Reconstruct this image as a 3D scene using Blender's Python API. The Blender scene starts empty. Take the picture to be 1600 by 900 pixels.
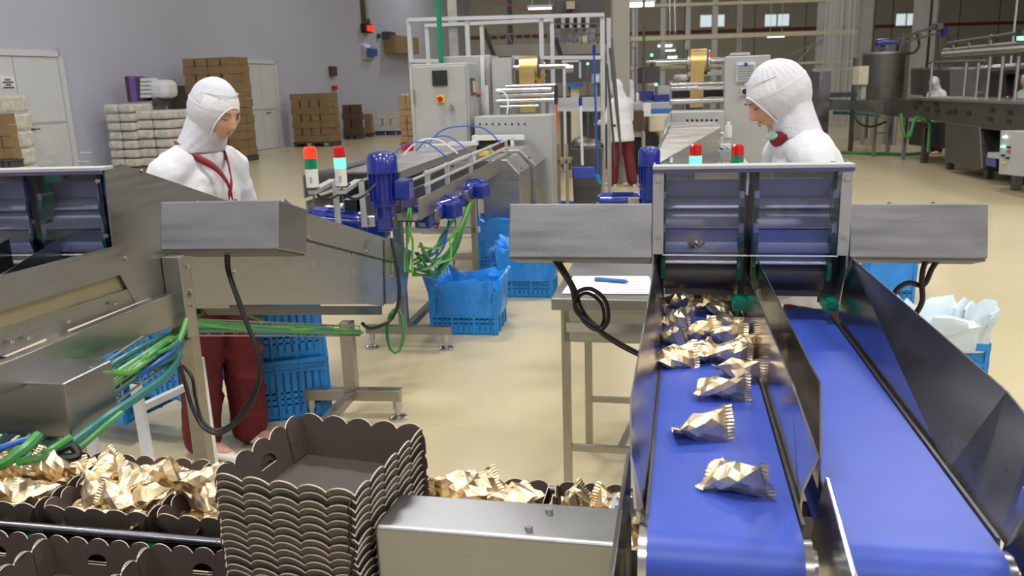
import bpy, bmesh, random
from math import *
from mathutils import Vector, Matrix, noise
S = bpy.context.scene
COL = S.collection
random.seed(7)
# ---------------------------------------------------------------- camera
F = 1310.0; H = 1.58; PIT = atan(315/F); ROL = radians(1.85)
fw = Vector((0, cos(PIT), -sin(PIT))); _R = Vector((1,0,0)); _U = Vector((0, sin(PIT), cos(PIT)))
RT = _R*cos(ROL) - _U*sin(ROL); UP = _R*sin(ROL) + _U*cos(ROL); CAM = Vector((0,0,H))
cd = bpy.data.cameras.new('camera'); cam = bpy.data.objects.new('camera', cd); COL.objects.link(cam)
cd.sensor_width = 36; cd.lens = 36*F/1600; cd.clip_start = .05; cd.clip_end = 200
cam.matrix_world = Matrix(((RT.x,UP.x,-fw.x,0),(RT.y,UP.y,-fw.y,0),(RT.z,UP.z,-fw.z,H),(0,0,0,1)))
S.camera = cam
cd.dof.use_dof = True; cd.dof.focus_distance = 2.0; cd.dof.aperture_fstop = 9
# ---------------------------------------------------------------- world, light, exposure
S.view_settings.view_transform = 'Standard'; S.view_settings.look = 'None'
S.view_settings.exposure = -1.12; S.view_settings.gamma = 1
wd = bpy.data.worlds.new('world'); S.world = wd; wd.use_nodes = True
wd.node_tree.nodes['Background'].inputs[0].default_value = (.75,.8,1,1)
wd.node_tree.nodes['Background'].inputs[1].default_value = .3
CEIL = 8.2
LAMPS = [(x,y) for y in (-5,1.5,8,16,25,35) for x in (-7,-1.2,4.5,11,18)]
for i,(x,y) in enumerate(LAMPS):
    l = bpy.data.lights.new('hall_lamp','AREA'); l.shape='RECTANGLE'; l.size=1.6; l.size_y=.5
    near = y < 12 and x < 12
    l.energy = 560 if near else (240 if y > 12 else 280); l.color=(1,.975,.94)
    if y > 12 and x > 9: l.energy *= .6
    if x < -4: l.color=(.93,.95,1); l.energy *= .8
    o = bpy.data.objects.new('hall_lamp', l); COL.objects.link(o); o.location=(x,y,CEIL-.75)
# ---------------------------------------------------------------- pixel helpers (photograph frame -> real points)
def ray(x,y): return fw + RT*((x-800)/F) + UP*((450-y)/F)
def hit(x,y,p0,n):
    d = ray(x,y); return CAM + d*((Vector(p0)-CAM).dot(n)/d.dot(n))
def dep(x,y,d): return CAM + ray(x,y)*d
def gz(x,y,z=0): return hit(x,y,(0,0,z),Vector((0,0,1)))
class Fr:
    def __init__(s,deg):
        t=radians(deg); s.t=t; s.a=Vector((sin(t),cos(t),0)); s.b=Vector((cos(t),-sin(t),0))
    def c(s,q): return (q.dot(s.a), q.dot(s.b), q.z)
    def pa(s,x,y,v): return s.c(hit(x,y,s.a*v,s.a))
    def pb(s,x,y,v): return s.c(hit(x,y,s.b*v,s.b))
    def pz(s,x,y,v): return s.c(gz(x,y,v))
    def w(s,a,b,z): return s.a*a + s.b*b + Vector((0,0,z))
N = Fr(11.7); M = Fr(7); L = Fr(9.5); WL = Fr(16.1); WF = Fr(-4); O = Fr(0)
# ---------------------------------------------------------------- materials
MT = {}
def mat(n, c, rough=.5, metal=0, noise_amt=0, nscale=8, stretch=None, bump=0, bscale=60, emit=0, ecol=None, alpha=1, trans=0, coat=0, bstretch=None, spec=None):
    m = bpy.data.materials.new(n); m.use_nodes = True; nt = m.node_tree; P = nt.nodes['Principled BSDF']
    P.inputs['Base Color'].default_value = (*c,1); P.inputs['Roughness'].default_value = rough; P.inputs['Metallic'].default_value = metal
    if spec is not None: P.inputs['Specular IOR Level'].default_value = spec
    tc = nt.nodes.new('ShaderNodeTexCoord')
    if noise_amt:
        mp = nt.nodes.new('ShaderNodeMapping'); nt.links.new(tc.outputs['Object'], mp.inputs[0])
        if stretch: mp.inputs['Scale'].default_value = stretch
        nz = nt.nodes.new('ShaderNodeTexNoise'); nz.inputs['Scale'].default_value = nscale; nz.inputs['Detail'].default_value = 5
        nt.links.new(mp.outputs[0], nz.inputs[0])
        mr = nt.nodes.new('ShaderNodeMapRange'); nt.links.new(nz.outputs[0], mr.inputs[0])
        mr.inputs[1].default_value=.25; mr.inputs[2].default_value=.75
        mr.inputs[3].default_value = 1-noise_amt; mr.inputs[4].default_value = 1+noise_amt
        vm = nt.nodes.new('ShaderNodeVectorMath'); vm.operation='SCALE'; vm.inputs[0].default_value = c
        nt.links.new(mr.outputs[0], vm.inputs['Scale']); nt.links.new(vm.outputs[0], P.inputs['Base Color'])
        if metal:
            m2 = nt.nodes.new('ShaderNodeMapRange'); nt.links.new(nz.outputs[0], m2.inputs[0])
            m2.inputs[1].default_value=.25; m2.inputs[2].default_value=.75
            m2.inputs[3].default_value = max(0,rough-.07); m2.inputs[4].default_value = rough+.09
            nt.links.new(m2.outputs[0], P.inputs['Roughness'])
    if bump:
        mp = nt.nodes.new('ShaderNodeMapping'); nt.links.new(tc.outputs['Object'], mp.inputs[0])
        if bstretch: mp.inputs['Scale'].default_value = bstretch
        nz = nt.nodes.new('ShaderNodeTexNoise'); nz.inputs['Scale'].default_value = bscale; nz.inputs['Detail'].default_value=4
        nt.links.new(mp.outputs[0], nz.inputs[0])
        b = nt.nodes.new('ShaderNodeBump'); b.inputs['Strength'].default_value = bump; b.inputs['Distance'].default_value=.01
        nt.links.new(nz.outputs[0], b.inputs['Height']); nt.links.new(b.outputs[0], P.inputs['Normal'])
    if emit:
        P.inputs['Emission Color'].default_value = (*(ecol or c),1); P.inputs['Emission Strength'].default_value = emit
    if trans: P.inputs['Transmission Weight'].default_value = trans
    if coat: P.inputs['Coat Weight'].default_value = coat
    P.inputs['Alpha'].default_value = alpha
    MT[n] = m; return m
mat('steel', (.47,.465,.455), .34, 1, .07, 5, (1,1,14), .03, 160)
mat('steel_box', (.33,.335,.35), .36, 1, .06, 4, (1,1,10), .03, 200)
mat('steel_flight', (.62,.63,.66), .46, 1, .05, 6, (10,1,1), .02, 200)
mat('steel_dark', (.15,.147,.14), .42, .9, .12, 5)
mat('steel_floorish', (.42,.40,.36), .36, 1, .1, 7, (1,1,5))
mat('mirror_steel', (.60,.59,.57), .15, 1, .08, 6, None, .05, 14)
mat('side_steel', (.34,.34,.37), .23, 1, .1, 5, (1,1,1), .02, 20)
mat('chrome', (.58,.58,.59), .22, 1, .04, 10)
mat('grey_paint', (.40,.41,.41), .45, .15, .04, 3)
mat('grey_paint_light', (.45,.47,.49), .4, .1, .04, 3)
mat('white_paint', (.66,.68,.71), .4, 0, .03, 3)
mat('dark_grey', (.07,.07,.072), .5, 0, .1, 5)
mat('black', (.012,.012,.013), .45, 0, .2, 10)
mat('black_cable', (.012,.012,.014), .35, 0, .15, 20)
mat('belt_blue', (.035,.075,.43), .42, 0, .06, 9, None, .02, 300)
mat('motor_blue', (.008,.024,.25), .25, 0, .08, 12, coat=.6)
mat('crate_blue', (.015,.24,.66), .38, 0, .08, 8)
mat('crate_blue_dark', (.012,.17,.52), .4, 0, .08, 8)
mat('bag_blue', (.03,.28,.85), .2, 0, .1, 12, None, .9, 16, alpha=.9)
mat('bag_white', (.66,.77,.84), .3, 0, .05, 8, None, .5, 12, alpha=.93)
mat('green_plastic', (.0,.16,.095), .4, 0, .1, 10)
mat('green_cable', (.04,.22,.05), .4, 0, .15, 15)
mat('lime_cable', (.11,.34,.06), .4, 0, .15, 15)
mat('teal_cable', (.02,.14,.13), .4, 0, .15, 15)
mat('blue_cable', (.02,.09,.45), .4, 0, .15, 15)
mat('orange', (.75,.1,.03), .4, 0, .1, 5)
mat('cardboard', (.26,.17,.078), .75, 0, .12, 3)
mat('cardboard_dark', (.09,.055,.035), .75, 0, .15, 3)
mat('wood', (.28,.2,.1), .7, 0, .2, 4, (1,1,8))
mat('paper', (.82,.83,.86), .6, 0, .02, 8)
mat('ink', (.06,.07,.1), .6, 0, .1, 40)
mat('shrink_wrap', (.62,.60,.55), .3, 0, .25, 10, None, .8, 20)
mat('coat', (.66,.68,.73), .75, 0, .03, 6, None, .9, 6)
mat('hood', (.60,.61,.68), .7, 0, .04, 30, None, .3, 60)
mat('hood_band', (.74,.75,.79), .75, 0, .03, 30, None, .3, 80)
mat('maroon', (.115,.003,.010), .7, 0, .12, 7, None, .3, 12)
mat('maroon_ribbon', (.23,.006,.022), .6, 0, .1, 20)
mat('skin', (.62,.34,.24), .5, 0, .06, 14, None, .1, 80)
mat('lips', (.45,.19,.15), .45, 0, .05, 30)
mat('eye_dark', (.03,.018,.012), .3, 0, .1, 40)
mat('brow', (.09,.045,.025), .8, 0, .1, 60)
mat('rubber_white', (.72,.72,.7), .45, 0, .05, 10)
mat('tray_inner', (.046,.031,.026), .5, 0, .08, 12)
mat('tray_edge', (.62,.54,.46), .8, 0, .1, 60)
mat('foil_film', (.72,.52,.2), .33, 1, .08, 5)
mat('gold_wrap', (.93,.76,.50), .33, 1, .05, 30, None, .25, 30)
mat('gold_inner', (.75,.44,.16), .25, 1, .06, 30, None, .4, 40)
mat('red_lens', (.55,.01,.01), .15, 0, .05, 10, coat=.5)
mat('red_lit', (.9,.03,.01), .2, emit=2.2, ecol=(1,.035,.015))
mat('green_lens', (.0,.22,.1), .15, 0, .05, 10, coat=.5)
mat('green_lit', (.2,.9,.6), .2, emit=2.6, ecol=(.1,1,.55))
mat('strip_glow', (1,1,1), .3, emit=9, ecol=(.92,.95,1))
mat('window_lit', (.7,.8,.85), .2, emit=1.4, ecol=(.8,.95,1))
mat('green_led', (.1,1,.4), .3, emit=9, ecol=(.15,1,.45))
mat('white_led', (1,1,1), .3, emit=6, ecol=(.8,.9,1))
mat('screen', (.3,.4,.5), .2, emit=.8, ecol=(.6,.75,.9))
mat('yellow', (.75,.55,.02), .4, 0, .05, 9)
mat('red', (.5,.02,.02), .4, 0, .05, 9)
mat('pen_blue', (.03,.13,.42), .35, 0, .05, 9)
mat('strip_violet', (.10,.09,.20), .4)
mat('curtain_film', (.6,.6,.57), .3, alpha=.35)
mat('purple', (.20,.10,.45), .6, 0, .3, 18)
mat('label_tan', (.55,.42,.25), .6, 0, .1, 6)
mat('concrete', (.27,.26,.23), .7, 0, .1, 2)
mat('ceiling', (.45,.45,.44), .8, 0, .05, 1)
mat('far_wall', (.50,.485,.41), .7, 0, .04, .6)
mat('wall', (.51,.525,.635), .6, 0, .04, .4)
mat('red_trim', (.22,.05,.04), .6, 0, .1, 3)
mat('galvanised', (.36,.355,.34), .42, .7, .15, 6)
mat('tissue', (.7,.71,.73), .6, 0, .05, 8)
mat('brown_choc', (.10,.04,.02), .4, 0, .2, 30)
mat('cream_plastic', (.62,.58,.42), .5, 0, .1, 8)
mat('beret_blue', (.03,.22,.5), .4, 0, .05, 8)
mat('yellow_steel', (.42,.36,.24), .4, .6, .1, 8)
def clear(n, col, a, rough=.03):
    m = bpy.data.materials.new(n); m.use_nodes=True; nt=m.node_tree; nt.nodes.clear()
    out=nt.nodes.new('ShaderNodeOutputMaterial'); tr=nt.nodes.new('ShaderNodeBsdfTransparent'); gl=nt.nodes.new('ShaderNodeBsdfGlossy')
    tr.inputs[0].default_value=(*col,1); gl.inputs['Roughness'].default_value=rough
    lw=nt.nodes.new('ShaderNodeFresnel'); lw.inputs[0].default_value=1.22
    mx=nt.nodes.new('ShaderNodeMixShader'); 
    md=nt.nodes.new('ShaderNodeMath'); md.operation='MULTIPLY_ADD'; md.inputs[1].default_value=1; md.inputs[2].default_value=a
    nt.links.new(lw.outputs[0],md.inputs[0]); nt.links.new(md.outputs[0],mx.inputs[0])
    nt.links.new(tr.outputs[0],mx.inputs[1]); nt.links.new(gl.outputs[0],mx.inputs[2]); nt.links.new(mx.outputs[0],out.inputs[0])
    MT[n]=m
clear('acrylic',(.80,.82,.93),.03); clear('acrylic_clear',(.9,.92,.95),.02); clear('acrylic_blue',(.25,.22,.75),.06); clear('glass',(.85,.9,.88),.03)
# floor: cream resin with soft wear
mat('tray_dummy',(.1,.1,.1))
m = mat('floor', (.56,.485,.31), .24, 0, .05, .7, bump=.015, bscale=3)
# printed diamond weave on the outside of the trays
m = mat('tray_print', (.050,.036,.030), .5); nt=m.node_tree; P=nt.nodes['Principled BSDF']
tc=nt.nodes.new('ShaderNodeTexCoord'); mp=nt.nodes.new('ShaderNodeMapping'); mp.inputs['Scale'].default_value=(150,150,150); mp.inputs['Rotation'].default_value=(0,0,radians(45))
nt.links.new(tc.outputs['UV'],mp.inputs[0]); bk=nt.nodes.new('ShaderNodeTexBrick'); nt.links.new(mp.outputs[0],bk.inputs[0])
bk.inputs['Color1'].default_value=(.030,.021,.018,1); bk.inputs['Color2'].default_value=(.045,.033,.028,1); bk.inputs['Mortar'].default_value=(.13,.105,.09,1)
bk.inputs['Scale'].default_value=1; bk.inputs['Mortar Size'].default_value=.09; bk.inputs['Brick Width'].default_value=.9; bk.inputs['Row Height'].default_value=.5
nt.links.new(bk.outputs[0],P.inputs['Base Color'])
# ---------------------------------------------------------------- mesh builder
class MB:
    def __init__(s): s.v=[]; s.f=[]; s.mi=[]; s.cur=0; s.sm=[]; s.uv={}
    def add(s, vs, fs, smooth=False):
        o=len(s.v); s.v += [Vector(v) for v in vs]
        for f in fs: s.f.append([i+o for i in f]); s.mi.append(s.cur); s.sm.append(smooth)
        return s
    def box(s, p, ax, ay, az):   # corner + three edge vectors
        p=Vector(p); ax,ay,az=Vector(ax),Vector(ay),Vector(az)
        vs=[p,p+ax,p+ax+ay,p+ay,p+az,p+ax+az,p+ax+ay+az,p+ay+az]
        fs=[(0,3,2,1),(4,5,6,7),(0,1,5,4),(1,2,6,5),(2,3,7,6),(3,0,4,7)]
        if ax.cross(ay).dot(az)<0: fs=[f[::-1] for f in fs]
        return s.add(vs,fs)
    def bf(s, fr, a0,a1,b0,b1,z0,z1):
        a0,a1=sorted((a0,a1)); b0,b1=sorted((b0,b1)); z0,z1=sorted((z0,z1))
        return s.box(fr.w(a0,b0,z0), fr.b*(b1-b0), fr.a*(a1-a0), (0,0,z1-z0))
    def cb(s, c, sx,sy,sz, R=None):
        c=Vector(c); R=R or Matrix.Identity(3); x,y,z=R@Vector((sx,0,0)),R@Vector((0,sy,0)),R@Vector((0,0,sz))
        return s.box(c-(x+y+z)/2,x,y,z)
    def prism(s, pts, vec):
        pts=[Vector(p) for p in pts]; vec=Vector(vec); n=len(pts)
        nm=Vector()
        for i in range(n): nm+= (pts[i]-pts[0]).cross(pts[(i+1)%n]-pts[0])
        if nm.dot(vec)>0: pts=pts[::-1]
        vs=pts+[p+vec for p in pts]
        fs=[tuple(range(n)), tuple(range(2*n-1,n-1,-1))]+[(i,i+n,(i+1)%n+n,(i+1)%n) for i in range(n)]
        return s.add(vs,fs)
    def tube(s, pts, r, seg=8, cap=True, closed=False):
        pts=[Vector(p) for p in pts]; n=len(pts); rs=r if hasattr(r,'__len__') else [r]*n
        vs=[];prev=None
        for i in range(n):
            if closed: t=(pts[(i+1)%n]-pts[i-1])
            else: t=(pts[min(i+1,n-1)]-pts[max(i-1,0)])
            t.normalize()
            if prev is None:
                u=t.orthogonal().normalized()
            else:
                u=prev-t*prev.dot(t)
                u = u.normalized() if u.length>1e-6 else t.orthogonal().normalized()
            prev=u; w=t.cross(u)
            for k in range(seg):
                an=2*pi*k/seg; vs.append(pts[i]+(u*cos(an)+w*sin(an))*rs[i])
        fs=[]
        m=n if closed else n-1
        for i in range(m):
            j=(i+1)%n
            for k in range(seg): fs.append((i*seg+k,i*seg+(k+1)%seg,j*seg+(k+1)%seg,j*seg+k))
        s.add(vs,fs,True)
        if cap and not closed:
            o=len(s.v)-n*seg
            s.f.append([o+k for k in range(seg)][::-1]); s.mi.append(s.cur); s.sm.append(False)
            s.f.append([o+(n-1)*seg+k for k in range(seg)]); s.mi.append(s.cur); s.sm.append(False)
        return s
    def cyl(s, p0,p1,r,r2=None,seg=20): 
        return s.tube([p0,p1],[r,r if r2 is None else r2],seg)
    def lathe(s, c, axis, prof, seg=24):   # prof: list of (h, r)
        axis=Vector(axis).normalized(); return s.tube([Vector(c)+axis*h for h,_ in prof],[max(r,1e-4) for _,r in prof],seg) if False else s._lathe(Vector(c),axis,prof,seg)
    def _lathe(s,c,ax,prof,seg):
        u=ax.orthogonal().normalized(); w=ax.cross(u); vs=[];fs=[]
        for h,r in prof:
            for k in range(seg):
                an=2*pi*k/seg; vs.append(c+ax*h+(u*cos(an)+w*sin(an))*r)
        for i in range(len(prof)-1):
            for k in range(seg): fs.append((i*seg+k,i*seg+(k+1)%seg,(i+1)*seg+(k+1)%seg,(i+1)*seg+k))
        s.add(vs,fs,True); o=len(s.v)-len(prof)*seg
        s.f.append([o+k for k in range(seg)][::-1]); s.mi.append(s.cur); s.sm.append(False)
        s.f.append([o+(len(prof)-1)*seg+k for k in range(seg)]); s.mi.append(s.cur); s.sm.append(False)
        return s
    def ell(s, c, rad, R=None, seg=16, rings=10):
        c=Vector(c); R=R or Matrix.Identity(3); vs=[];fs=[]
        for i in range(rings+1):
            th=pi*i/rings
            for k in range(seg):
                ph=2*pi*k/seg; vs.append(c+R@Vector((rad[0]*sin(th)*cos(ph),rad[1]*sin(th)*sin(ph),rad[2]*cos(th))))
        for i in range(rings):
            for k in range(seg): fs.append((i*seg+k,(i+1)*seg+k,(i+1)*seg+(k+1)%seg,i*seg+(k+1)%seg))
        return s.add(vs,fs,True)
    def grid(s, rows, smooth=True, closed=False):
        n=len(rows); m=len(rows[0]); vs=[p for r_ in rows for p in r_]; fs=[]
        for i in range(n-1):
            for k in range(m if closed else m-1): fs.append((i*m+k,i*m+(k+1)%m,(i+1)*m+(k+1)%m,(i+1)*m+k))
        return s.add(vs,fs,smooth)
    def build(s, name, mt, parent=None, bevel=0, bseg=2, solid=0, subd=0, merge=False, uv=False, remesh=0, smooth=0, loc=None):
        me=bpy.data.meshes.new(name)
        loc = Vector(loc) if loc is not None else (Vector())
        if parent is not None and 'wl' in parent: loc=Vector(parent['wl'])
        me.from_pydata([v-loc for v in s.v],[],s.f)
        mts = mt if isinstance(mt,(list,tuple)) else [mt]
        for q in mts: me.materials.append(MT[q])
        me.polygons.foreach_set('material_index', s.mi); me.polygons.foreach_set('use_smooth', s.sm)
        if merge:
            bm=bmesh.new(); bm.from_mesh(me); bmesh.ops.remove_doubles(bm,verts=bm.verts,dist=1e-5); bm.to_mesh(me); bm.free()
        if any(s.sm): me.set_sharp_from_angle(angle=radians(38))
        me.update()
        o=bpy.data.objects.new(name,me); COL.objects.link(o)
        if parent is not None: o.parent=parent
        if remesh:
            q=o.modifiers.new('r','REMESH'); q.mode='VOXEL'; q.voxel_size=remesh; q.use_smooth_shade=True
        if smooth:
            q=o.modifiers.new('s','SMOOTH'); q.iterations=smooth; q.factor=.5
        if subd:
            q=o.modifiers.new('u','SUBSURF'); q.levels=subd; q.render_levels=subd
        if solid:
            q=o.modifiers.new('k','SOLIDIFY'); q.thickness=solid; q.offset=0
        if bevel:
            q=o.modifiers.new('b','BEVEL'); q.width=bevel; q.segments=bseg; q.limit_method='ANGLE'; q.angle_limit=radians(40)
        return o
def thing(name,label,cat,loc=(0,0,0),group=None):
    o=bpy.data.objects.new(name,None); COL.objects.link(o); o.location=loc; o['label']=label; o['category']=cat
    o.empty_display_size=.05
    if group: o['group']=group
    o['wl']=list(loc); return o
def one(mb,name,label,cat,mt,group=None,**k):    # thing that is one mesh; origin at its base centre
    xs=[v.x for v in mb.v]; ys=[v.y for v in mb.v]; zs=[v.z for v in mb.v]
    c=Vector(((min(xs)+max(xs))/2,(min(ys)+max(ys))/2,min(zs)))
    o=mb.build(name,mt,loc=c,**k); o.location=c; o['label']=label; o['category']=cat
    if group: o['group']=group
    return o
def struct(mb,name,mt,parent=None,**k):
    o=mb.build(name,mt,parent,**k)
    if parent is None: o['kind']='structure'
    return o
def dup(root,loc=None,label=None,rot=None,group=None):
    r_=root.copy(); COL.objects.link(r_)
    if loc is not None: r_.location=loc
    if rot is not None: r_.rotation_euler=rot
    if label: r_['label']=label
    if group: r_['group']=group
    for ch in root.children:
        c=ch.copy(); COL.objects.link(c); c.parent=r_
        for g in ch.children:
            d=g.copy(); COL.objects.link(d); d.parent=c
    return r_
def pbox(mb,fr,a,x0,y0,x1,y1,d):
    p=fr.pa(x0,y1,a); q=fr.pa(x1,y0,a); p2=fr.pa(x0,y0,a); q2=fr.pa(x1,y1,a)
    b0=(p[1]+p2[1])/2; b1=(q[1]+q2[1])/2; z0=(p[2]+q2[2])/2; z1=(q[2]+p2[2])/2
    mb.bf(fr,a,a+d,b0,b1,z0,z1); return b0,b1,z0,z1
def spline(pts, n=6):
    P=[Vector(p) for p in pts]; out=[]
    for i in range(len(P)-1):
        a=P[max(i-1,0)];b=P[i];c=P[i+1];d=P[min(i+2,len(P)-1)]
        for k in range(n):
            t=k/n; out.append(.5*((2*b)+(c-a)*t+(2*a-5*b+4*c-d)*t*t+(3*b-a-3*c+d)*t*t*t))
    out.append(P[-1]); return out
def bolt(fr_dir,c,r=.006,h=.006,parent=None,name='bolt'):
    m=MB(); d=Vector(fr_dir).normalized(); c=Vector(c)
    m.cyl(c,c+d*h,r,seg=10).cyl(c+d*h,c+d*h*1.05,r*.45,seg=6)
    return m.build(name,'chrome',parent)
# ---------------------------------------------------------------- the hall
m=MB(); m.box((-30,-12,-.1),(65,0,0),(0,70,0),(0,0,.1)); struct(m,'floor','floor')
m=MB(); m.box((-30,-12,CEIL),(65,0,0),(0,70,0),(0,0,.1)); struct(m,'ceiling','ceiling')
WB=-13.8
m=MB(); m.bf(WL,-16,52,WB-.2,WB,0,CEIL); struct(m,'wall_left','wall')
m=MB(); m.bf(O,-12,-11.8,-30,35,0,CEIL); struct(m,'wall_back','wall')
m=MB(); m.bf(O,-12,58,34.8,35,0,CEIL); struct(m,'wall_right','far_wall')
FA=44.0
m=MB(); m.bf(WF,FA,FA+.2,-12,45,0,CEIL); fwl=struct(m,'wall_far','far_wall')
p=WF.pa(1000,52,FA); rz=p[2]
m=MB(); m.bf(WF,FA-.06,FA,-8,45,rz-.08,rz+.08); struct(m,'trim_1','red_trim')
for k,x in enumerate((1395,1500,1562,1180,1260,1330,1070)):
    b=WF.pa(x,20,FA)[1]; m=MB(); m.bf(WF,FA-.02,FA,b-.015,b+.015,0,CEIL); m.build('panel_joint','dark_grey',fwl)
for k,(x0,x1,y0,y1) in enumerate([(1093,1133,22,43),(1194,1234,21,42),(1399,1433,20,41),(977,984,36,44)]):
    t=MB(); b0,b1,z0,z1=pbox(t,WF,FA-.08,x0,y0,x1,y1,.06); w=struct(t,'window_%d'%(k+1),'white_paint')
    t=MB(); bw=(b1-b0)/2
    for q in range(2):
        t=MB(); t.bf(WF,FA-.1,FA-.085,b0+q*bw+.05,b0+(q+1)*bw-.05,z0+.05,z1-.05); t.build('pane','window_lit',w)
# ceiling lamp housings, visible lit lamps and glowing strips for lamp reflections
for (x,y) in LAMPS:
    if y<12: continue
    m=MB(); m.cb((x,y,CEIL-.6),1.7,.6,.1)
    for s_ in (-.6,.6): m.cyl((x+s_,y,CEIL-.55),(x+s_,y,CEIL),.01,seg=6)
    one(m,'ceiling_lamp','ceiling lamp housing in the %s row from the near end, %s' % ({16:'first',25:'second',35:'third'}[y], {-7:'leftmost',-1.2:'second from the left',4.5:'middle',11:'second from the right',18:'rightmost'}[x]),'lamp','white_paint','ceiling lamps over the back of the hall')
for (x0,y0,x1,y1,d,lb) in [(979,3,1022,10,19,'bright strip lamp hanging at the top of the picture right of the grey column'),(826,11,865,14,22,'pale strip lamp above the steel mezzanine'),(1029,69,1050,73,30,'glowing stand-in for a lamp reflection, uppermost of the three stacked above the right film roll'),(1039,77,1055,80,32,'glowing stand-in for a lamp reflection, middle of the three stacked above the right film roll'),(1044,87,1058,91,34,'glowing stand-in for a lamp reflection, lowest of the three beside the right film roll'),(1200,55,1226,58,36,'distant strip lamp below the middle far window')]:  # the three stacked strips are emissive stand-ins for fluorescent reflections at the partition glass
    t=thing('strip_lamp_or_reflection',lb,'lamp',dep((x0+x1)/2,y1,d))
    m=MB(); b=pbox(m,O,dep(x0,y1,d).y,x0,y0+1,x1,y1,.12); m.build('glowing_strip','strip_glow',t)
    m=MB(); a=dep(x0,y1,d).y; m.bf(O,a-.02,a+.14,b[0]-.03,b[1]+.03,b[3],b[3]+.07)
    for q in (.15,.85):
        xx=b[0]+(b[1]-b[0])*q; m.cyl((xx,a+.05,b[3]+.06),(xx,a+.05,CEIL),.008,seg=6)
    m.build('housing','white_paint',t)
# doors in the left wall
def wdoor(n,xl,xr,yt,split,notice=False):
    a0=WL.pb(xl,yt,WB)[0]; a1=WL.pb(xr,yt,WB)[0]; zt=WL.pb(xr,yt,WB)[2]
    m=MB(); 
    m.bf(WL,a0,a0+.12,WB,WB+.08,0,zt); m.bf(WL,a1-.12,a1,WB,WB+.08,0,zt); m.bf(WL,a0,a1,WB,WB+.08,zt-.12,zt)
    d=struct(m,'door_%d'%n,'white_paint')
    am=a0+(a1-a0)*split
    for (u,v) in ((a0+.12,am),(am,a1-.12)):
        q=MB(); q.bf(WL,u+.01,v-.01,WB,WB+.05,.01,zt-.13); q.build('door_leaf','white_paint',d,bevel=.01)
        for zz in (zt*.45,):
            q=MB(); q.bf(WL,u+.03,v-.03,WB+.05,WB+.06,zz-.02,zz+.02); q.build('door_rail','grey_paint_light',d)
    q=MB(); c=WL.w(am+.18,WB+.06,1.05); q.cyl(c,c+WL.b*.06,.02).cyl(c+WL.b*.06,c+WL.b*.06+WL.a*.14,.014); q.build('door_handle','dark_grey',d)
    return a0,a1,am,zt
a0,a1,am,zt=wdoor(1,-140,92,80,.62)
m=MB(); p=WL.pb(3,138,WB+.06); q=WL.pb(22,118,WB+.06); m.bf(WL,p[0],q[0],WB+.05,WB+.056,p[2],q[2])
t=one(m,'door_notice','white paper notice taped to the near white door','notice','paper')
for k in range(4):
    m=MB(); zz=q[2]-.08-k*.1*(q[2]-p[2])/.5; l=(q[0]-p[0]); m.bf(WL,p[0]+l*(.3 if k in(0,2) else .12),q[0]-l*(.3 if k in (0,2) else .12),WB+.0561,WB+.058,zz-.015,zz+.015)
    o=m.build('print_line','ink'); o.parent=t; o.location=-t.location
wdoor(2,372,428,94,.5)
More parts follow.
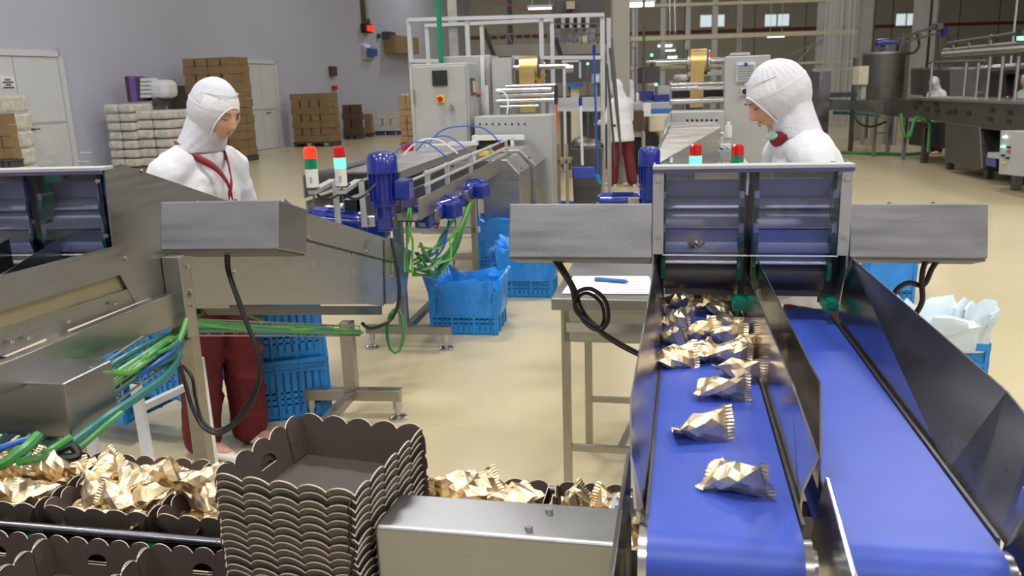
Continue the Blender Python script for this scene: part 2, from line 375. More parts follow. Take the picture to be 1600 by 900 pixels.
# ================================================================ conveyor machine: hopper, two belts, covers (frame fr, left edge at b0)
def zbelt(a): return 1.066-(a-.9)*tan(radians(2.4))
def discharge(fr, B0, W, name, label, aH=2.0, a_near=.93, dz=0.0, right=True, pockets=True):
    """elevator hopper plus twin belts; B0 = left cheek b, W = total width"""
    t=thing(name,label,'conveyor',fr.w(aH+.3,B0+W/2,0))
    mid=B0+W/2; w=lambda a,b,z: fr.w(a,b,z+dz)
    ztop,zbot=1.385,1.18
    # cheek plates (hexagonal sheet), outer two and the middle pair
    def cheek(b,th,mt,nm,ext=True):
        pts=[(aH-.01,zbot-.03),(aH+.0,ztop),(aH+.07,ztop+.005),(aH+.62,ztop-.16),(aH+2.35,ztop-.72),(aH+2.30,ztop-.95),(aH+.35,zbot-.16),(aH+.05,zbot-.14)] if ext else [(aH+.01,zbot+.005),(aH+.01,ztop-.012),(aH+.10,ztop-.01),(aH+.20,ztop-.10),(aH+.26,zbot),(aH+.2,zbot-.1),(aH+.03,zbot-.06)]
        m=MB(); m.prism([w(a,b,z) for a,z in pts], fr.b*th); return m.build(nm,mt,t)
    cheek(B0-.006,.004,'steel','side_cheek'); cheek(B0+W,.004,'steel','side_cheek')
    cheek(mid-.012,.003,'steel_dark','middle_plate',False); cheek(mid+.008,.003,'steel_dark','middle_plate',False)
    # steel front posts and top strip holding the acrylic guard
    for b in (B0-.004,B0+W-.020):
        m=MB(); m.bf(fr,aH-.012,aH-.002,b+(0 if right else .008),b+(.024 if right else .016),zbot+.0+dz,ztop+dz); o=m.build('guard_post','grey_paint' if right else 'acrylic_blue',t,bevel=.001 if right else 0)
        for z in (zbot+.045,ztop-.028): bolt(-fr.a,w(aH-.012,b+.012,z),.0055,.005,t)
    m=MB(); m.bf(fr,aH-.012,aH+.0,mid-.003,mid+.003,zbot+dz,ztop+dz); m.build('guard_joint','acrylic_blue',t)
    m=MB(); m.bf(fr,aH-.016,aH+.035,B0-.006,B0+W+.006,ztop-.004+dz,ztop+.004+dz); m.build('top_strip','grey_paint_light',t,bevel=.001)
    m=MB(); m.bf(fr,aH-.015,aH-.012,B0-.006,B0+W+.006,ztop-.012+dz,ztop-.004+dz); m.build('strip_edge','strip_violet',t)
    m=MB(); m.bf(fr,aH-.008,aH-.005,B0+.018,mid-.003,zbot-.002+dz,ztop-.005+dz); m.bf(fr,aH-.008,aH-.005,mid+.003,B0+W-.018,zbot-.002+dz,ztop-.005+dz); m.build('acrylic_guard','acrylic',t)
    m=MB(); m.bf(fr,aH-.009,aH-.004,B0+.018,B0+W-.018,zbot-.0035+dz,zbot-.0005+dz); m.build('guard_lip','white_paint',t)
    m=MB(); m.prism([w(aH+.0,B0+.01,ztop-.001),w(aH+.28,B0+.01,ztop-.07),w(aH+.28,B0+.01,ztop-.073),w(aH+.0,B0+.01,ztop-.004)],fr.b*(W-.02)); m.build('sloping_cover','acrylic_clear',t)
    m=MB(); m.bf(fr,aH+.28,aH+.285,B0,B0+W,1.03+dz,1.20+dz); m.bf(fr,aH+.14,aH+.145,mid-.012,mid+.010,1.03+dz,1.30+dz); m.bf(fr,aH+.14,aH+.145,B0,B0+.02,1.03+dz,1.30+dz); m.bf(fr,aH+.14,aH+.145,B0+W-.034,B0+W,1.03+dz,1.30+dz); m.build('gap_shade_plate','dark_grey',t)  # dark plates added so the gaps around the drum read as shade
    # flights of the elevator in two lanes: each a folded steel scoop
    lanes=((B0+.022,mid-.022),(mid+.020,B0+W-.032))
    zy=lambda y: 1.385-(y-258)*(1.385-1.18)/139.0
    prof=[[(.045,zy(281)),(.075,zy(311)),(.050,zy(327))],[(.066,zy(331)),(.020,zy(356))],[(.030,zy(361)),(.048,zy(384)),(.030,zy(396))],[(.075,zy(402)),(.060,zy(420))]]
    for l0,l1 in lanes:
        for pr in prof:
            m=MB()
            for (a1,z1),(a2,z2) in zip(pr[:-1],pr[1:]):
                n=Vector((0,z2-z1,-(a2-a1))); 
                m.prism([w(aH+a1,l0,z1),w(aH+a2,l0,z2),w(aH+a2+.003,l0,z2-.001),w(aH+a1+.003,l0,z1-.001)],fr.b*(l1-l0))
            a2,z2=pr[-1]
            m.prism([w(aH+a2,l0,z2),w(aH+a2+.05,l0,z2-.004),w(aH+a2+.05,l0,z2-.007),w(aH+a2,l0,z2-.003)],fr.b*(l1-l0))
            fl=m.build('flight','steel_flight',t)
            m=MB(); lm=(l0+l1)/2; a2,z2=pr[-1]
            for q in (-.022,0,.022): m.bf(fr,aH+a2-.002,aH+a2+.006,lm+q-.008,lm+q+.008,z2-.006+dz,z2-.001+dz)
            m.build('hinge','grey_paint_light',fl)
        m=MB(); m.bf(fr,aH+.12,aH+.16,l0,l1,zbot-.13+dz,ztop-.07+dz); m.build('back_plate','steel_dark',t)
        m=MB(); c0,c1=w(aH+.13,l0-.003,zbot-.07),w(aH+.13,l1+.003,zbot-.07); m.cyl(c0,c1,.045,seg=24); m.build('elevator_drum','steel_dark',t)
        # green guide wheels beside each lane
        for b in (l0-.008,l1+.001):
            m=MB()
            for zz,aa in ((ztop-.030,.06),(ztop-.095,.035),(ztop-.175,.030),(zbot-.045,.07)):
                m.prism([w(aH+aa-.03,b,zz),w(aH+aa-.02,b,zz+.028),w(aH+aa+.02,b,zz+.032),w(aH+aa+.04,b,zz),w(aH+aa+.02,b,zz-.032),w(aH+aa-.02,b,zz-.028)],fr.b*.010)
            m.build('guide_plate','green_plastic',t)
            m=MB()
            for zz,aa in ((ztop-.075,.04),(ztop-.15,.035)): m.bf(fr,aH+aa-.028,aH+aa+.02,b-.001,b+.010,zz-.016+dz,zz+.016+dz)
            m.build('link_plate','steel_flight',t)
        m=MB(); m.bf(fr,aH-.04,aH+.04,l1-.012,l1+.018,1.052+dz,1.073+dz); m.bf(fr,aH-.045,aH+.0,l1-.005,l1+.012,1.063+dz,1.079+dz); m.build('corner_block','green_plastic',t)
    return t
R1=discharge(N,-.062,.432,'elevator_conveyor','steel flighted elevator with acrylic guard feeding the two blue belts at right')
# wing boxes of the right machine: tilted boxes
def tilted_box(fr,b0,b1,a,pb,pt,depth,tilt,name,label):
    """box whose front leans back at the top; pb, pt = pixels on the lower and upper front edge"""
    al=radians(tilt); up=Vector((0,0,1))*cos(al)+fr.a*sin(al); dp=fr.a*cos(al)-Vector((0,0,1))*sin(al)
    z0=fr.pa(pb[0],pb[1],a)[2]; P0_=fr.w(a,b0,z0); tp=hit(pt[0],pt[1],P0_,dp); h=(tp-P0_).dot(up)
    t=thing(name,label,'machine cover',fr.w(a,(b0+b1)/2,z0-.05)); base=P0_
    m=MB(); m.box(base,fr.b*(b1-b0),dp*depth,up*h); m.build('cover','steel_box',t,bevel=.003,bseg=3)
    m=MB(); m.box(base+fr.b*.004+dp*.004-up*.006,fr.b*(b1-b0-.008),dp*(depth-.01),up*.0058); m.build('bottom_lip','steel_dark',t)
    for q in (.3,.62): bolt(up,base+up*h+dp*.012+fr.b*(b1-b0)*q,.004,.005,t)
    return t
tilted_box(N,-.418,-.068,1.985,(900,403),(900,318),.10,16,'wing_cover','long brushed steel box to the left of the flighted elevator at right')
tilted_box(N,.376,.665,1.985,(1430,403),(1430,318),.10,16,'wing_cover','brushed steel box to the right of the flighted elevator, above the white-lined bin')
# twin belts
def belt(b0,b1,label,a0=.915,a1=2.13):
    t=thing('conveyor_belt',label,'conveyor belt',N.w(1.5,(b0+b1)/2,.95))
    m=MB(); pr=[]; r=.042
    for k in range(9):
        an=pi/2+pi*k/8; pr.append((a0+r*cos(an)*1, zbelt(a0)-r+r*sin(an)))
    pr=[(a1,zbelt(a1))]+pr+[(a1,zbelt(a1)-2*r)]
    outer=[[N.w(a,b,z) for b in (b0,b1)] for a,z in pr]; inner=[[N.w(a+(.002 if a<a0 else 0),b,z-.002*(1 if z>zbelt(a0)-r else -1)) for b in (b1,b0)] for a,z in pr]
    rows=[o+i for o,i in zip(outer,inner)]
    m.grid(rows,True,True); o=m.build('belt_band','belt_blue',t)
    q=o.modifiers.new('e','EDGE_SPLIT'); q.split_angle=radians(50)
    m=MB(); m.cyl(N.w(a0,b0-.010,zbelt(a0)-r),N.w(a0,b1+.010,zbelt(a0)-r),r-.004,seg=28); m.build('end_roller','chrome',t)
    m=MB(); m.cyl(N.w(a1-.05,b0-.004,zbelt(a1)-r),N.w(a1-.05,b1+.004,zbelt(a1)-r),r-.004,seg=28); m.build('end_roller','chrome',t)
    m=MB(); m.prism([N.w(a0+.06,b0+.002,zbelt(a0+.06)-.004),N.w(a1-.1,b0+.002,zbelt(a1-.1)-.004),N.w(a1-.1,b0+.002,zbelt(a1)-.012),N.w(a0+.06,b0+.002,zbelt(a0)-.012)],N.b*(b1-b0-.004)); m.build('slider_bed','steel',t)
    return t
belt(-.034,.142,'blue conveyor belt carrying gold sweets, left of the steel divider')
belt(.188,.352,'empty blue conveyor belt, right of the steel divider')
# side plates and divider
t=thing('belt_side_guards','bent steel side plates and divider along the twin blue belts','conveyor frame',N.w(1.5,.15,.9))
def plate(nm,prof,mt='mirror_steel',th=.0025,edge=True):
    """prof: list of (a, b_low, z_low, b_high, z_high)"""
    m=MB(); lo=[N.w(a,b,z) for a,b,z,_,_ in prof]; hi=[N.w(a,b,z) for a,_,_,b,z in prof]
    off=N.b*th; n=len(prof)
    vs=lo+hi+[p+off for p in lo]+[p+off for p in hi]; fs=[]
    for i in range(n-1):
        fs+= [(i,i+1,n+i+1,n+i),(2*n+i,3*n+i,3*n+i+1,2*n+i+1),(n+i,n+i+1,3*n+i+1,3*n+i),(i,2*n+i,2*n+i+1,i+1)]
    fs+=[(0,n,3*n,2*n),(n-1,3*n-1,4*n-1,2*n-1)]
    m.add(vs,fs); o=m.build(nm,mt,t)
    return o
# left guard: leans outward slightly
plate('side_plate',[(.955,-.040,1.055,-.052,1.066),(1.00,-.040,1.055,-.060,1.115),(1.10,-.040,1.055,-.067,1.150),(2.05,-.040,1.012,-.062,1.160)],'side_steel')
plate('side_plate',[(.935,.362,1.062,.370,1.075),(.955,.362,1.062,.405,1.150),(1.04,.362,1.058,.420,1.162),(1.15,.362,1.05,.424,1.168),(2.01,.362,1.012,.378,1.178)],'side_steel')
def sheet(b,pix,near):
    pts=[N.pb(x,y,b) for x,y in pix]; pts=[(q[0],q[2]) for q in pts]+[(near,zbelt(near)-.004),(2.08,zbelt(2.08)-.004)]
    m=MB(); m.prism([N.w(a,b,z) for a,z in pts],N.b*.0025); return m.build('divider_plate','mirror_steel',t)
sheet(.150,[(1166,425),(1237,600),(1277,714),(1252,768),(1248,812)],1.0)
sheet(.180,[(1174,388),(1280,598),(1281,714)],1.06)
for b in (-.038,.144,.354):
    m=MB(); m.prism([N.w(.94,b,zbelt(.94)-.03),N.w(.94,b,zbelt(.94)+.004),N.w(2.1,b,zbelt(2.1)+.004),N.w(2.1,b,zbelt(2.1)-.03)],N.b*.004); m.build('belt_rail','steel_dark',t)
# lower frame plates at the discharge end
def lower(b,w_,pts,label_mt='side_steel'):
    m=MB(); m.prism([N.w(a,b,z) for a,z in pts],N.b*w_); o=m.build('end_plate',label_mt,t,bevel=.0012); return o
lower(-.072,.006,[(1.12,1.073),(.80,1.062),(.60,1.055),(.60,.6),(1.12,.6)])
lower(.171,.005,[(.963,1.12),(.79,1.10),(.60,1.07),(.6,.6),(1.2,.6),(1.13,.88),(1.05,.98)])
lower(.378,.005,[(.953,1.127),(.6,1.10),(.6,.6),(1.2,.6),(1.0,.989)])
for b in (.156,.368):
    m=MB(); m.cyl(N.w(.925,b-.010,1.022),N.w(.925,b+.004,1.022),.022,seg=24); m.cyl(N.w(.925,b-.014,1.022),N.w(.925,b-.012,1.022),.03,seg=24); m.build('bearing','chrome',t)
m=MB(); m.bf(N,1.07,1.115,-.092,-.056,.992,.997); o=m.build('bracket','grey_paint_light',t)
for q in (1.08,1.105): bolt((0,0,1),N.w(q,-.082,.997),.0045,.003,t)
# understructure: legs carry the whole machine
m=MB(); m.bf(N,1.15,2.25,-.055,-.015,.86,.94); m.bf(N,1.15,2.25,.33,.37,.86,.94); m.bf(N,2.2,2.25,-.055,.37,.86,.94); m.bf(N,1.2,1.25,-.055,.37,.86,.94); m.build('under_frame','steel_dark',t)
for a in (1.3,2.15):
    for b in (-.03,.34):
        m=MB(); m.bf(N,a,a+.04,b-.02,b+.02,0,.87); m.build('leg','steel',t)
# motor cover left of the belts (foreground)
t=thing('motor_cover','large brushed steel motor cover in the foreground between tray stack and belts','machine cover',N.w(1.03,-.24,.80))
m=MB(); m.box(N.w(.985,-.410,.80),N.b*.342,N.a*.098+N.b*.006,(0,0,.198)); m.build('cover','steel_box',t,bevel=.006,bseg=4)
for a,b in ((1.005,-.196),(1.055,-.176)):
    m=MB(); m.cyl(N.w(a,b,.998),N.w(a,b,1.004),.0058,seg=14); m.cyl(N.w(a,b,1.004),N.w(a,b,1.0045),.0028,seg=6); m.build('screw','chrome',t)
m=MB(); m.bf(N,1.00,1.05,-.4,-.1,.0,.80); m.build('stand','steel_dark',t)
# small steel deck at far right with its tray candy handled elsewhere
m=MB(); p=N.pz(1556,738,.95); m.bf(N,p[0]-.25,p[0],p[1]-.06,p[1]+.4,.945,.95); m.bf(N,p[0]-.2,p[0]-.15,p[1]+.1,p[1]+.15,0,.945)
one(m,'steel_deck','flat steel deck at the right edge beyond the dark blue side plate','table','steel_dark')
# cables under the wing covers
def cable(name,label,pts,r,mt,group=None,n=6,parent=None,cat='cable',seg=8):
    m=MB(); m.tube(spline(pts,n),r,seg)
    if parent is not None: return m.build(name,mt,parent)
    return one(m,name,label,cat,mt,group)
def cp(fr,a,*xy): return [fr.w(*fr.pa(x,y,a)) for x,y in xy]
cable('black_cable','black cable looping below the left wing cover over the small table, outer loop',cp(N,2.03,(862,402),(878,425),(893,450),(900,480),(915,505),(936,516),(950,500),(946,470),(925,452),(905,455),(898,470),(903,490),(935,515),(970,537),(1000,553)),.0055,'black_cable')
cable('black_cable','black cable looping below the left wing cover over the small table, inner loop',cp(N,2.045,(870,402),(886,428),(900,455),(908,480),(922,500),(938,510),(944,495),(938,472),(918,458),(904,465),(902,483),(937,519),(970,541),(1002,557)),.0045,'black_cable')
cable('black_cable','left one of the two black cables hanging below the right wing cover',cp(N,2.03,(1450,403),(1443,418),(1440,440),(1441,470),(1430,492)),.0065,'black_cable')
cable('black_cable','curved black cable hanging below the right wing cover against the white liner',cp(N,2.045,(1468,403),(1456,420),(1443,445),(1420,442),(1402,452),(1390,475)),.0065,'black_cable')
# ================================================================ left machine (frame M)
B2=-1.205-.40
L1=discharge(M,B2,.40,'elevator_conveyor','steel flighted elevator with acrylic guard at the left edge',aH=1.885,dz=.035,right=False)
bR=-1.205
t=thing('support_stand','grey steel side panels, struts and T-shaped feet under the left elevator','machine frame',M.w(3.2,-1.3,0))
def mp(x,y,b=bR): q=M.pb(x,y,b); return (q[0],q[2])
def mpl(pts,b,th,nm,mt='steel',bev=0,par=None):
    m=MB(); m.prism([M.w(a,b,z) for a,z in pts],M.b*th); return m.build(nm,mt,par or t,bevel=bev)
# big side panels: lower one and the upper strip seen beyond the box
mpl([mp(282,395),mp(467,371),mp(611,410),mp(612,475),mp(300,477)],bR+.004,.004,'side_panel')
mpl([mp(440,310),mp(467,330),mp(600,372),mp(640,392),mp(612,410),mp(466,373),mp(430,374)],bR+.006,.004,'side_panel')
mpl([mp(612,410),mp(640,392),mp(632,455),mp(612,475)],bR+.006,.006,'end_panel')
mpl([mp(466,372),mp(612,409),mp(612,411.5),mp(466,374.5)],bR+.0122,.001,'panel_joint','black')
mpl([mp(596,375),mp(597.5,375),mp(600,476),mp(598,476)],bR+.0122,.001,'panel_joint','steel_dark')
for x,y in ((481,371),(488,386),(487,414),(550,398),(551,426),(573,393),(603,412),(602,435),(612,432),(404,396),(366,425)):
    a,z=mp(x,y,bR+.01); bolt(M.b,M.w(a,bR+.009,z),.008,.008,t)
a,z=mp(221,267,bR+.004); bolt(M.b,M.w(a,bR+.005,z),.006,.005,t)
a,z=mp(195,404,bR+.004); bolt(M.b,M.w(a,bR+.005,z),.006,.005,t)
# lower beam under the panel, post, T-feet
mpl([mp(320,478),mp(600,478),mp(600,492),mp(330,492)],bR-.06,.05,'under_beam','steel_dark')
mpl([mp(296,455),mp(362,455),mp(362,482),mp(290,482)],bR-.02,.012,'bracket_plate')
def strut(p0,p1,w=.04,nm='strut',mt='steel_floorish',par=None):
    p0,p1=Vector(p0),Vector(p1); d=(p1-p0); u=d.normalized(); s_=M.b if abs(u.dot(M.b))<.9 else M.a; x=(s_-u*s_.dot(u)).normalized(); y=u.cross(x)
    m=MB(); m.box(p0-x*w/2-y*w/2,x*w,y*w,d); return m.build(nm,mt,par or t,bevel=.002)
aT=3.78; zf=.10
strut(M.w(aT,-1.275,zf+.06),M.w(aT,-1.275,.50),.06,'post')
strut(M.w(aT,-1.51,zf+.03),M.w(aT,-1.03,zf+.03),.055,'foot_beam')
strut(M.w(aT,-1.28,zf+.03),M.w(2.85,-1.30,zf+.03),.045,'strut')
def foot(c,par,h=.10):
    c=Vector(c); m=MB(); m.lathe(c,(0,0,1),[(0,.045),(.012,.045),(.018,.035),(.02,.014),(h*.55,.014),(h*.56,.022),(h,.022)],20); return m.build('levelling_foot','chrome',par)
foot(M.w(aT,-1.49,0),t); foot(M.w(aT,-1.05,0),t)
# near post pair
p0=M.pb(264,388,bR); p1=M.pb(310,720,bR)
aP=p0[0]
strut(M.w(aP,bR+.025,0),M.w(aP,bR+.025,p0[2]),.042,'post')
strut(M.w(aP+.01,bR-.38,0),M.w(aP+.01,bR-.38,1.1),.042,'post')
m=MB(); 
strut(M.w(aP-.03,bR+.03,M.pb(280,520,bR)[2]),M.w(aP-.03,bR+.03,M.pb(275,392,bR)[2]),.05,'post_plate','steel')
for x,y in ((279,402),(275,424),(287,484),(281,463),(290,466)):
    a,z=mp(x,y,bR+.056); bolt(M.b,M.w(aP-.02,bR+.055,z),.006,.006,t)
# discharge trough going down towards the camera on the left
T2=thing('discharge_trough','grey steel trough of the left elevator running down to the left edge','conveyor trough',M.w(1.5,bR-.2,.8))
def mt2(pts,b,th,nm,mt='steel',bev=0): return mpl(pts,b,th,nm,mt,bev,T2)
def mq(x,y,b=bR): return mp(x,y,b)
mt2([mq(187,382),mq(193,427),mq(0,486),mq(-90,512),mq(-90,458),mq(0,430)],bR+.002,.003,'side_plate')
mt2([mq(193,429),mq(228,440),mq(262,452),mq(0,560),mq(-90,595),mq(-90,512),mq(0,487)],bR-.012,.006,'side_plate','yellow_steel')
mt2([mq(235,440),mq(262,454),mq(0,556),mq(-90,588),mq(-90,545),mq(0,515)],bR-.004,.006,'side_plate')
mt2([mq(262,454),mq(272,500),mq(100,575),mq(-90,640),mq(-90,592),mq(0,560)],bR+.004,.03,'side_beam','steel',.002)
for x,y in ((184,476),(112,504),(25,536),(50,530)):
    a,z=mp(x,y,bR+.02); bolt((0,0,1),M.w(a,bR+.012,z),.006,.006,T2)
# far wall and middle divider of the trough, dark floor
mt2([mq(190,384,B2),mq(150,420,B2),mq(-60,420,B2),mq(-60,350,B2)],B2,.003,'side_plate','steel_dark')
for (bb,dzz) in ((bR-.135,0.0),(bR-.27,.0)):
    a0_,z0_=mq(175,384); 
    mt2([(a0_,z0_+.02),(a0_-.55,z0_-.09),(a0_-.55,z0_-.14),(a0_,z0_-.06)],bb,.003,'divider_plate','side_steel')
a0_,z0_=mq(187,384)
fa=mq(192,418); fb_=mq(-90,500)
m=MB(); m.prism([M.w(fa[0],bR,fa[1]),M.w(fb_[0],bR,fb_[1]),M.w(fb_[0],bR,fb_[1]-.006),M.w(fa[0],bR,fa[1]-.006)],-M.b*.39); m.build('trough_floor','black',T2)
# wing cover on its right side
pa_=M.pa(240,318,1.90); pb_=M.pa(435,389,1.90)
tilted_box(M,pa_[1],pb_[1],1.90,(340,390),(340,314),.19,15,'wing_cover','brushed steel box on the right flank of the left elevator')
# foreground cover bottom left
c=N.pz(98,600,.985); 
T3=thing('motor_cover','brushed steel motor cover at the lower left edge above the gold sweets','machine cover',N.w(c[0],c[1]-.1,.85))
zt=N.pa(98,600,1.36); zb=N.pa(98,685,1.36); ze=N.pa(148,578,1.36+.16)
m=MB(); m.box(N.w(1.36,zt[1]-.45,zb[2]),N.b*.45,N.a*.15,(0,0,zt[2]-zb[2])); m.build('cover','steel_box',T3,bevel=.004,bseg=3)
m=MB(); m.bf(N,1.38,1.42,zt[1]-.4,zt[1]-.36,0,zb[2]+.01); m.build('stand','steel_dark',T3)
# wire cable basket and its cables : thing > basket, cables
T4=thing('cable_basket','wire mesh cable tray filled with green cables under the left elevator','cable tray',M.w(2.5,bR-.05,.7))
def basket(P0,P1,w,h,n):
    P0,P1=Vector(P0),Vector(P1); d=P1-P0; s_=Vector((0,0,1)).cross(d).normalized()*w
    m=MB(); r_=.0030
    for (sx,zz) in ((0,0),(0,.5),(0,1),(.5,0),(1,0),(1,.5),(1,1)):
        o=s_*sx+Vector((0,0,h*zz)); m.tube([P0+o,P1+o],r_,5)
    for k in range(n+1):
        q=P0+d*k/n; m.tube([q+Vector((0,0,h)),q,q+s_,q+s_+Vector((0,0,h))],r_,5)
    return m
def bp3(x,y,b): return M.w(*M.pb(x,y,b))
bA0=bp3(302,524,bR-.02); bA1=bp3(563,525,bR-.02)
basket(bA0,bA1,-.0+.10,.05,17).build('wire_basket','galvanised',T4)
bB0=dep(-10,768,1.62); bB1=dep(272,562,2.02)
basket(bB0,bB1,.09,.05,9).build('wire_basket','galvanised',T4)
rc=random.Random(3)
cols=['lime_cable','green_cable','green_cable','teal_cable','lime_cable','green_cable','blue_cable','green_cable','teal_cable','lime_cable','green_cable','teal_cable']
for k,cn in enumerate(cols):
    o=lambda s=.02: Vector((rc.uniform(-s,s),rc.uniform(-s,s),rc.uniform(-s,s)))
    up=Vector((0,0,.012+rc.uniform(0,.035))); sd=(bB1-bB0).cross(Vector((0,0,1))).normalized()*-rc.uniform(.0,.08)
    j=bp3(290,525,bR-.04)+o(.02)
    pts=[bB0+sd+up*.6+o(.008),bB0.lerp(bB1,.25)+sd+up+o(.01),bB0.lerp(bB1,.5)+sd+up+o(.01),bB0.lerp(bB1,.75)+sd+up+o(.01),bB1+sd+up+o(.01),j,
         bA0+Vector((0,0,.015+rc.uniform(0,.03)))+o(.008),bA0.lerp(bA1,.33)+Vector((0,0,rc.uniform(.01,.035)))+o(.008),bA0.lerp(bA1,.66)+Vector((0,0,rc.uniform(.01,.035)))+o(.008),bA1+Vector((0,0,.02))+o(.01)]
    cable('cable',None,pts,rc.choice((.0055,.007,.008)),cn,parent=T4,n=5)
cable('cable',None,[bp3(300,497,bR-.03),bp3(330,485,bR-.05),bp3(372,487,bR-.05),bp3(410,500,bR-.04)],.008,'green_cable',parent=T4)
# thick cables leaving below the basket towards the lower left
def dp(*l): return [dep(x,y,d) for x,y,d in l]
cable('green_cable','thick lime green cable curving over the wire tray behind the lower left cover',dp((140,578,1.75),(170,582,1.8),(205,581,1.9),(240,562,2.0),(275,540,2.1),(292,500,2.2)),.0075,'lime_cable')
cable('teal_cable','dark teal hose sagging below the wire cable tray',dp((280,555,2.05),(262,585,1.95),(215,620,1.85),(170,650,1.75),(140,672,1.7),(95,705,1.62)),.010,'teal_cable')
cable('green_cable','thin green cable falling from the wire tray to the gold sweet trays',dp((190,645,1.75),(165,665,1.7),(130,695,1.65),(90,720,1.6),(60,735,1.58)),.006,'green_cable')
cable('green_cable','green cable dropping behind the lower left cover into the trays',dp((60,680,1.55),(40,700,1.52),(10,722,1.5),(-10,730,1.5)),.010,'green_cable')
cable('blue_cable','blue cable crossing below the lower left cover',dp((60,684,1.56),(30,690,1.53),(0,700,1.5),(-20,706,1.5)),.006,'blue_cable')
cable('green_cable','second green cable crossing below the lower left cover',dp((110,684,1.6),(85,700,1.57),(60,715,1.55),(30,722,1.5)),.008,'green_cable')
cable('black_cable','black cable tangle knotted below the lower left cover',dp((55,690,1.6),(80,705,1.58),(110,695,1.6),(120,712,1.6),(90,715,1.58),(60,700,1.6)),.009,'black_cable')
# black cable loops hanging from the wing cover across the woman's trousers
cable('black_cable','front strand of the long black cable looping past the red trousers',dp((354,388,2.12),(355,420,2.14),(368,460,2.14),(383,500,2.14),(400,545,2.14),(407,580,2.14),(398,620,2.14),(375,655,2.13),(345,677,2.12),(318,668,2.12),(300,635,2.12),(288,595,2.12),(281,572,2.12)),.0052,'black_cable')
cable('black_cable','rear strand of the long black cable looping past the red trousers',dp((357,388,2.14),(359,425,2.16),(373,465,2.16),(387,505,2.16),(403,550,2.16),(404,590,2.16),(388,630,2.16),(362,662,2.15),(335,672,2.14),(315,655,2.14),(305,620,2.14),(300,590,2.14),(285,571,2.14)),.0045,'black_cable')
cable('black_cable','black cable falling from the blue motor along the end of the left side panel',dp((611,372,4.3),(616,395,4.3),(622,430,4.3),(623,470,4.3),(610,500,4.3),(580,513,4.25),(566,505,4.2)),.009,'black_cable')
cable('black_cable','thin black cable beside the coiled green one under the left elevator',dp((625,440,4.35),(624,475,4.3),(612,495,4.3),(598,508,4.3),(585,512,4.3)),.006,'black_cable')
# coiled green cable
pts=[]
for k in range(34):
    an=2*pi*k/11+.5; pts.append(dep(618+13*cos(an)*(1+.08*sin(k)),517+35*sin(an),4.32+k*.001))
cable('coiled_cable','coil of green cable hanging at the end of the left elevator','%s'%'' if False else pts,.007,'green_cable',n=2) if False else None
m=MB(); m.tube(pts,.007,6); one(m,'coiled_cable','coil of green cable hanging at the far end of the left elevator','cable','green_cable')
# ================================================================ scalloped cardboard trays
TW=.200; TB=.166; TH=.052
def wall_mesh(hole, wt=TW, wb=TB, h=TH):
    nb=5; n=nb*8; th=.0013; me=bpy.data.meshes.new('side_wall')
    lean=(wt-wb)/2
    V=[];Fc=[];MI=[];UVS=[]
    def P(s,t,off):   # s in -1..1 along, t height
        k=t/h; half=(wb+(wt-wb)*k)/2; return (s*half, -(wb/2+lean*k)+off, t)
    tops=[h+.010*abs(sin(pi*nb*(s+1)/2))**.7 for s in [-1+2*i/n for i in range(n+1)]]
    ss=[-1+2*i/n for i in range(n+1)]
    def quad(a,b,c,d,mi,uv):
        o=len(V); V.extend([a,b,c,d]); Fc.append((o,o+1,o+2,o+3)); MI.append(mi); UVS.extend(uv)
    def strip(i,t0a,t0b,t1a,t1b):
        s0,s1=ss[i],ss[i+1]; uv=[(s0*.1,t0a),(s1*.1,t0b),(s1*.1,t1b),(s0*.1,t1a)]
        quad(P(s0,t0a,0),P(s1,t0b,0),P(s1,t1b,0),P(s0,t1a,0),1,uv)
        quad(P(s1,t0b,th),P(s0,t0a,th),P(s0,t1a,th),P(s1,t1b,th),0,uv)
    e4=[(0,0)]*4
    for i in range(n):
        s0,s1=ss[i],ss[i+1]; sm=(s0+s1)/2
        if hole and abs(sm)<.22:
            f=lambda s: .022+.016*sqrt(max(0,1-(s/.225)**2))
            strip(i,0,0,.022,.022); strip(i,f(s0),f(s1),tops[i],tops[i+1])
            quad(P(s0,f(s0),0),P(s1,f(s1),0),P(s1,f(s1),th),P(s0,f(s0),th),2,e4)
            quad(P(s0,.022,0),P(s1,.022,0),P(s1,.022,th),P(s0,.022,th),2,e4)
        else: strip(i,0,0,tops[i],tops[i+1])
        quad(P(s0,tops[i],-.0003),P(s1,tops[i+1],-.0003),P(s1,tops[i+1],th),P(s0,tops[i],th),2,e4)
        quad(P(s0,tops[i]-.0012,-.0003),P(s1,tops[i+1]-.0012,-.0003),P(s1,tops[i+1],-.0003),P(s0,tops[i],-.0003),2,e4)
    me.from_pydata(V,[],Fc)
    for q in ('tray_inner','tray_print','tray_edge'): me.materials.append(MT[q])
    me.polygons.foreach_set('material_index',MI)
    ul=me.uv_layers.new(name='UVMap'); 
    for k,u in enumerate(UVS): ul.data[k].uv=u
    me.update(); return me
WM={False:wall_mesh(False),True:wall_mesh(True)}
m=MB(); m.cb((0,0,.0008),TB,TB,.0016); _b=m.build('base','tray_inner'); BASE=_b.data; bpy.data.objects.remove(_b)
m=MB(); pts=[]
for k in range(9):
    an=pi*k/8; pts.append((-.002, -TW/2+.001+.021-.021*cos(an)*1, TH-.006+.016*sin(an)))
fl=[(0,-TW/2+.012,.005),(0,-TW/2+.046,.005)]
_p=[(0,-TB/2+.001,.004)]+[(0,-TB/2+.034,.004)]+[(0,-TB/2+.030-.021+.026*cos(pi*k/8)-.008,TH*.62+.028*sin(pi*k/8)) for k in range(9)]
m.prism([(TB/2+(z/TH)*(TW-TB)/2-.0022,y,z) for _,y,z in _p],(-.001,0,0)); _b=m.build('corner_flap','tray_inner'); FLAP=_b.data; bpy.data.objects.remove(_b)
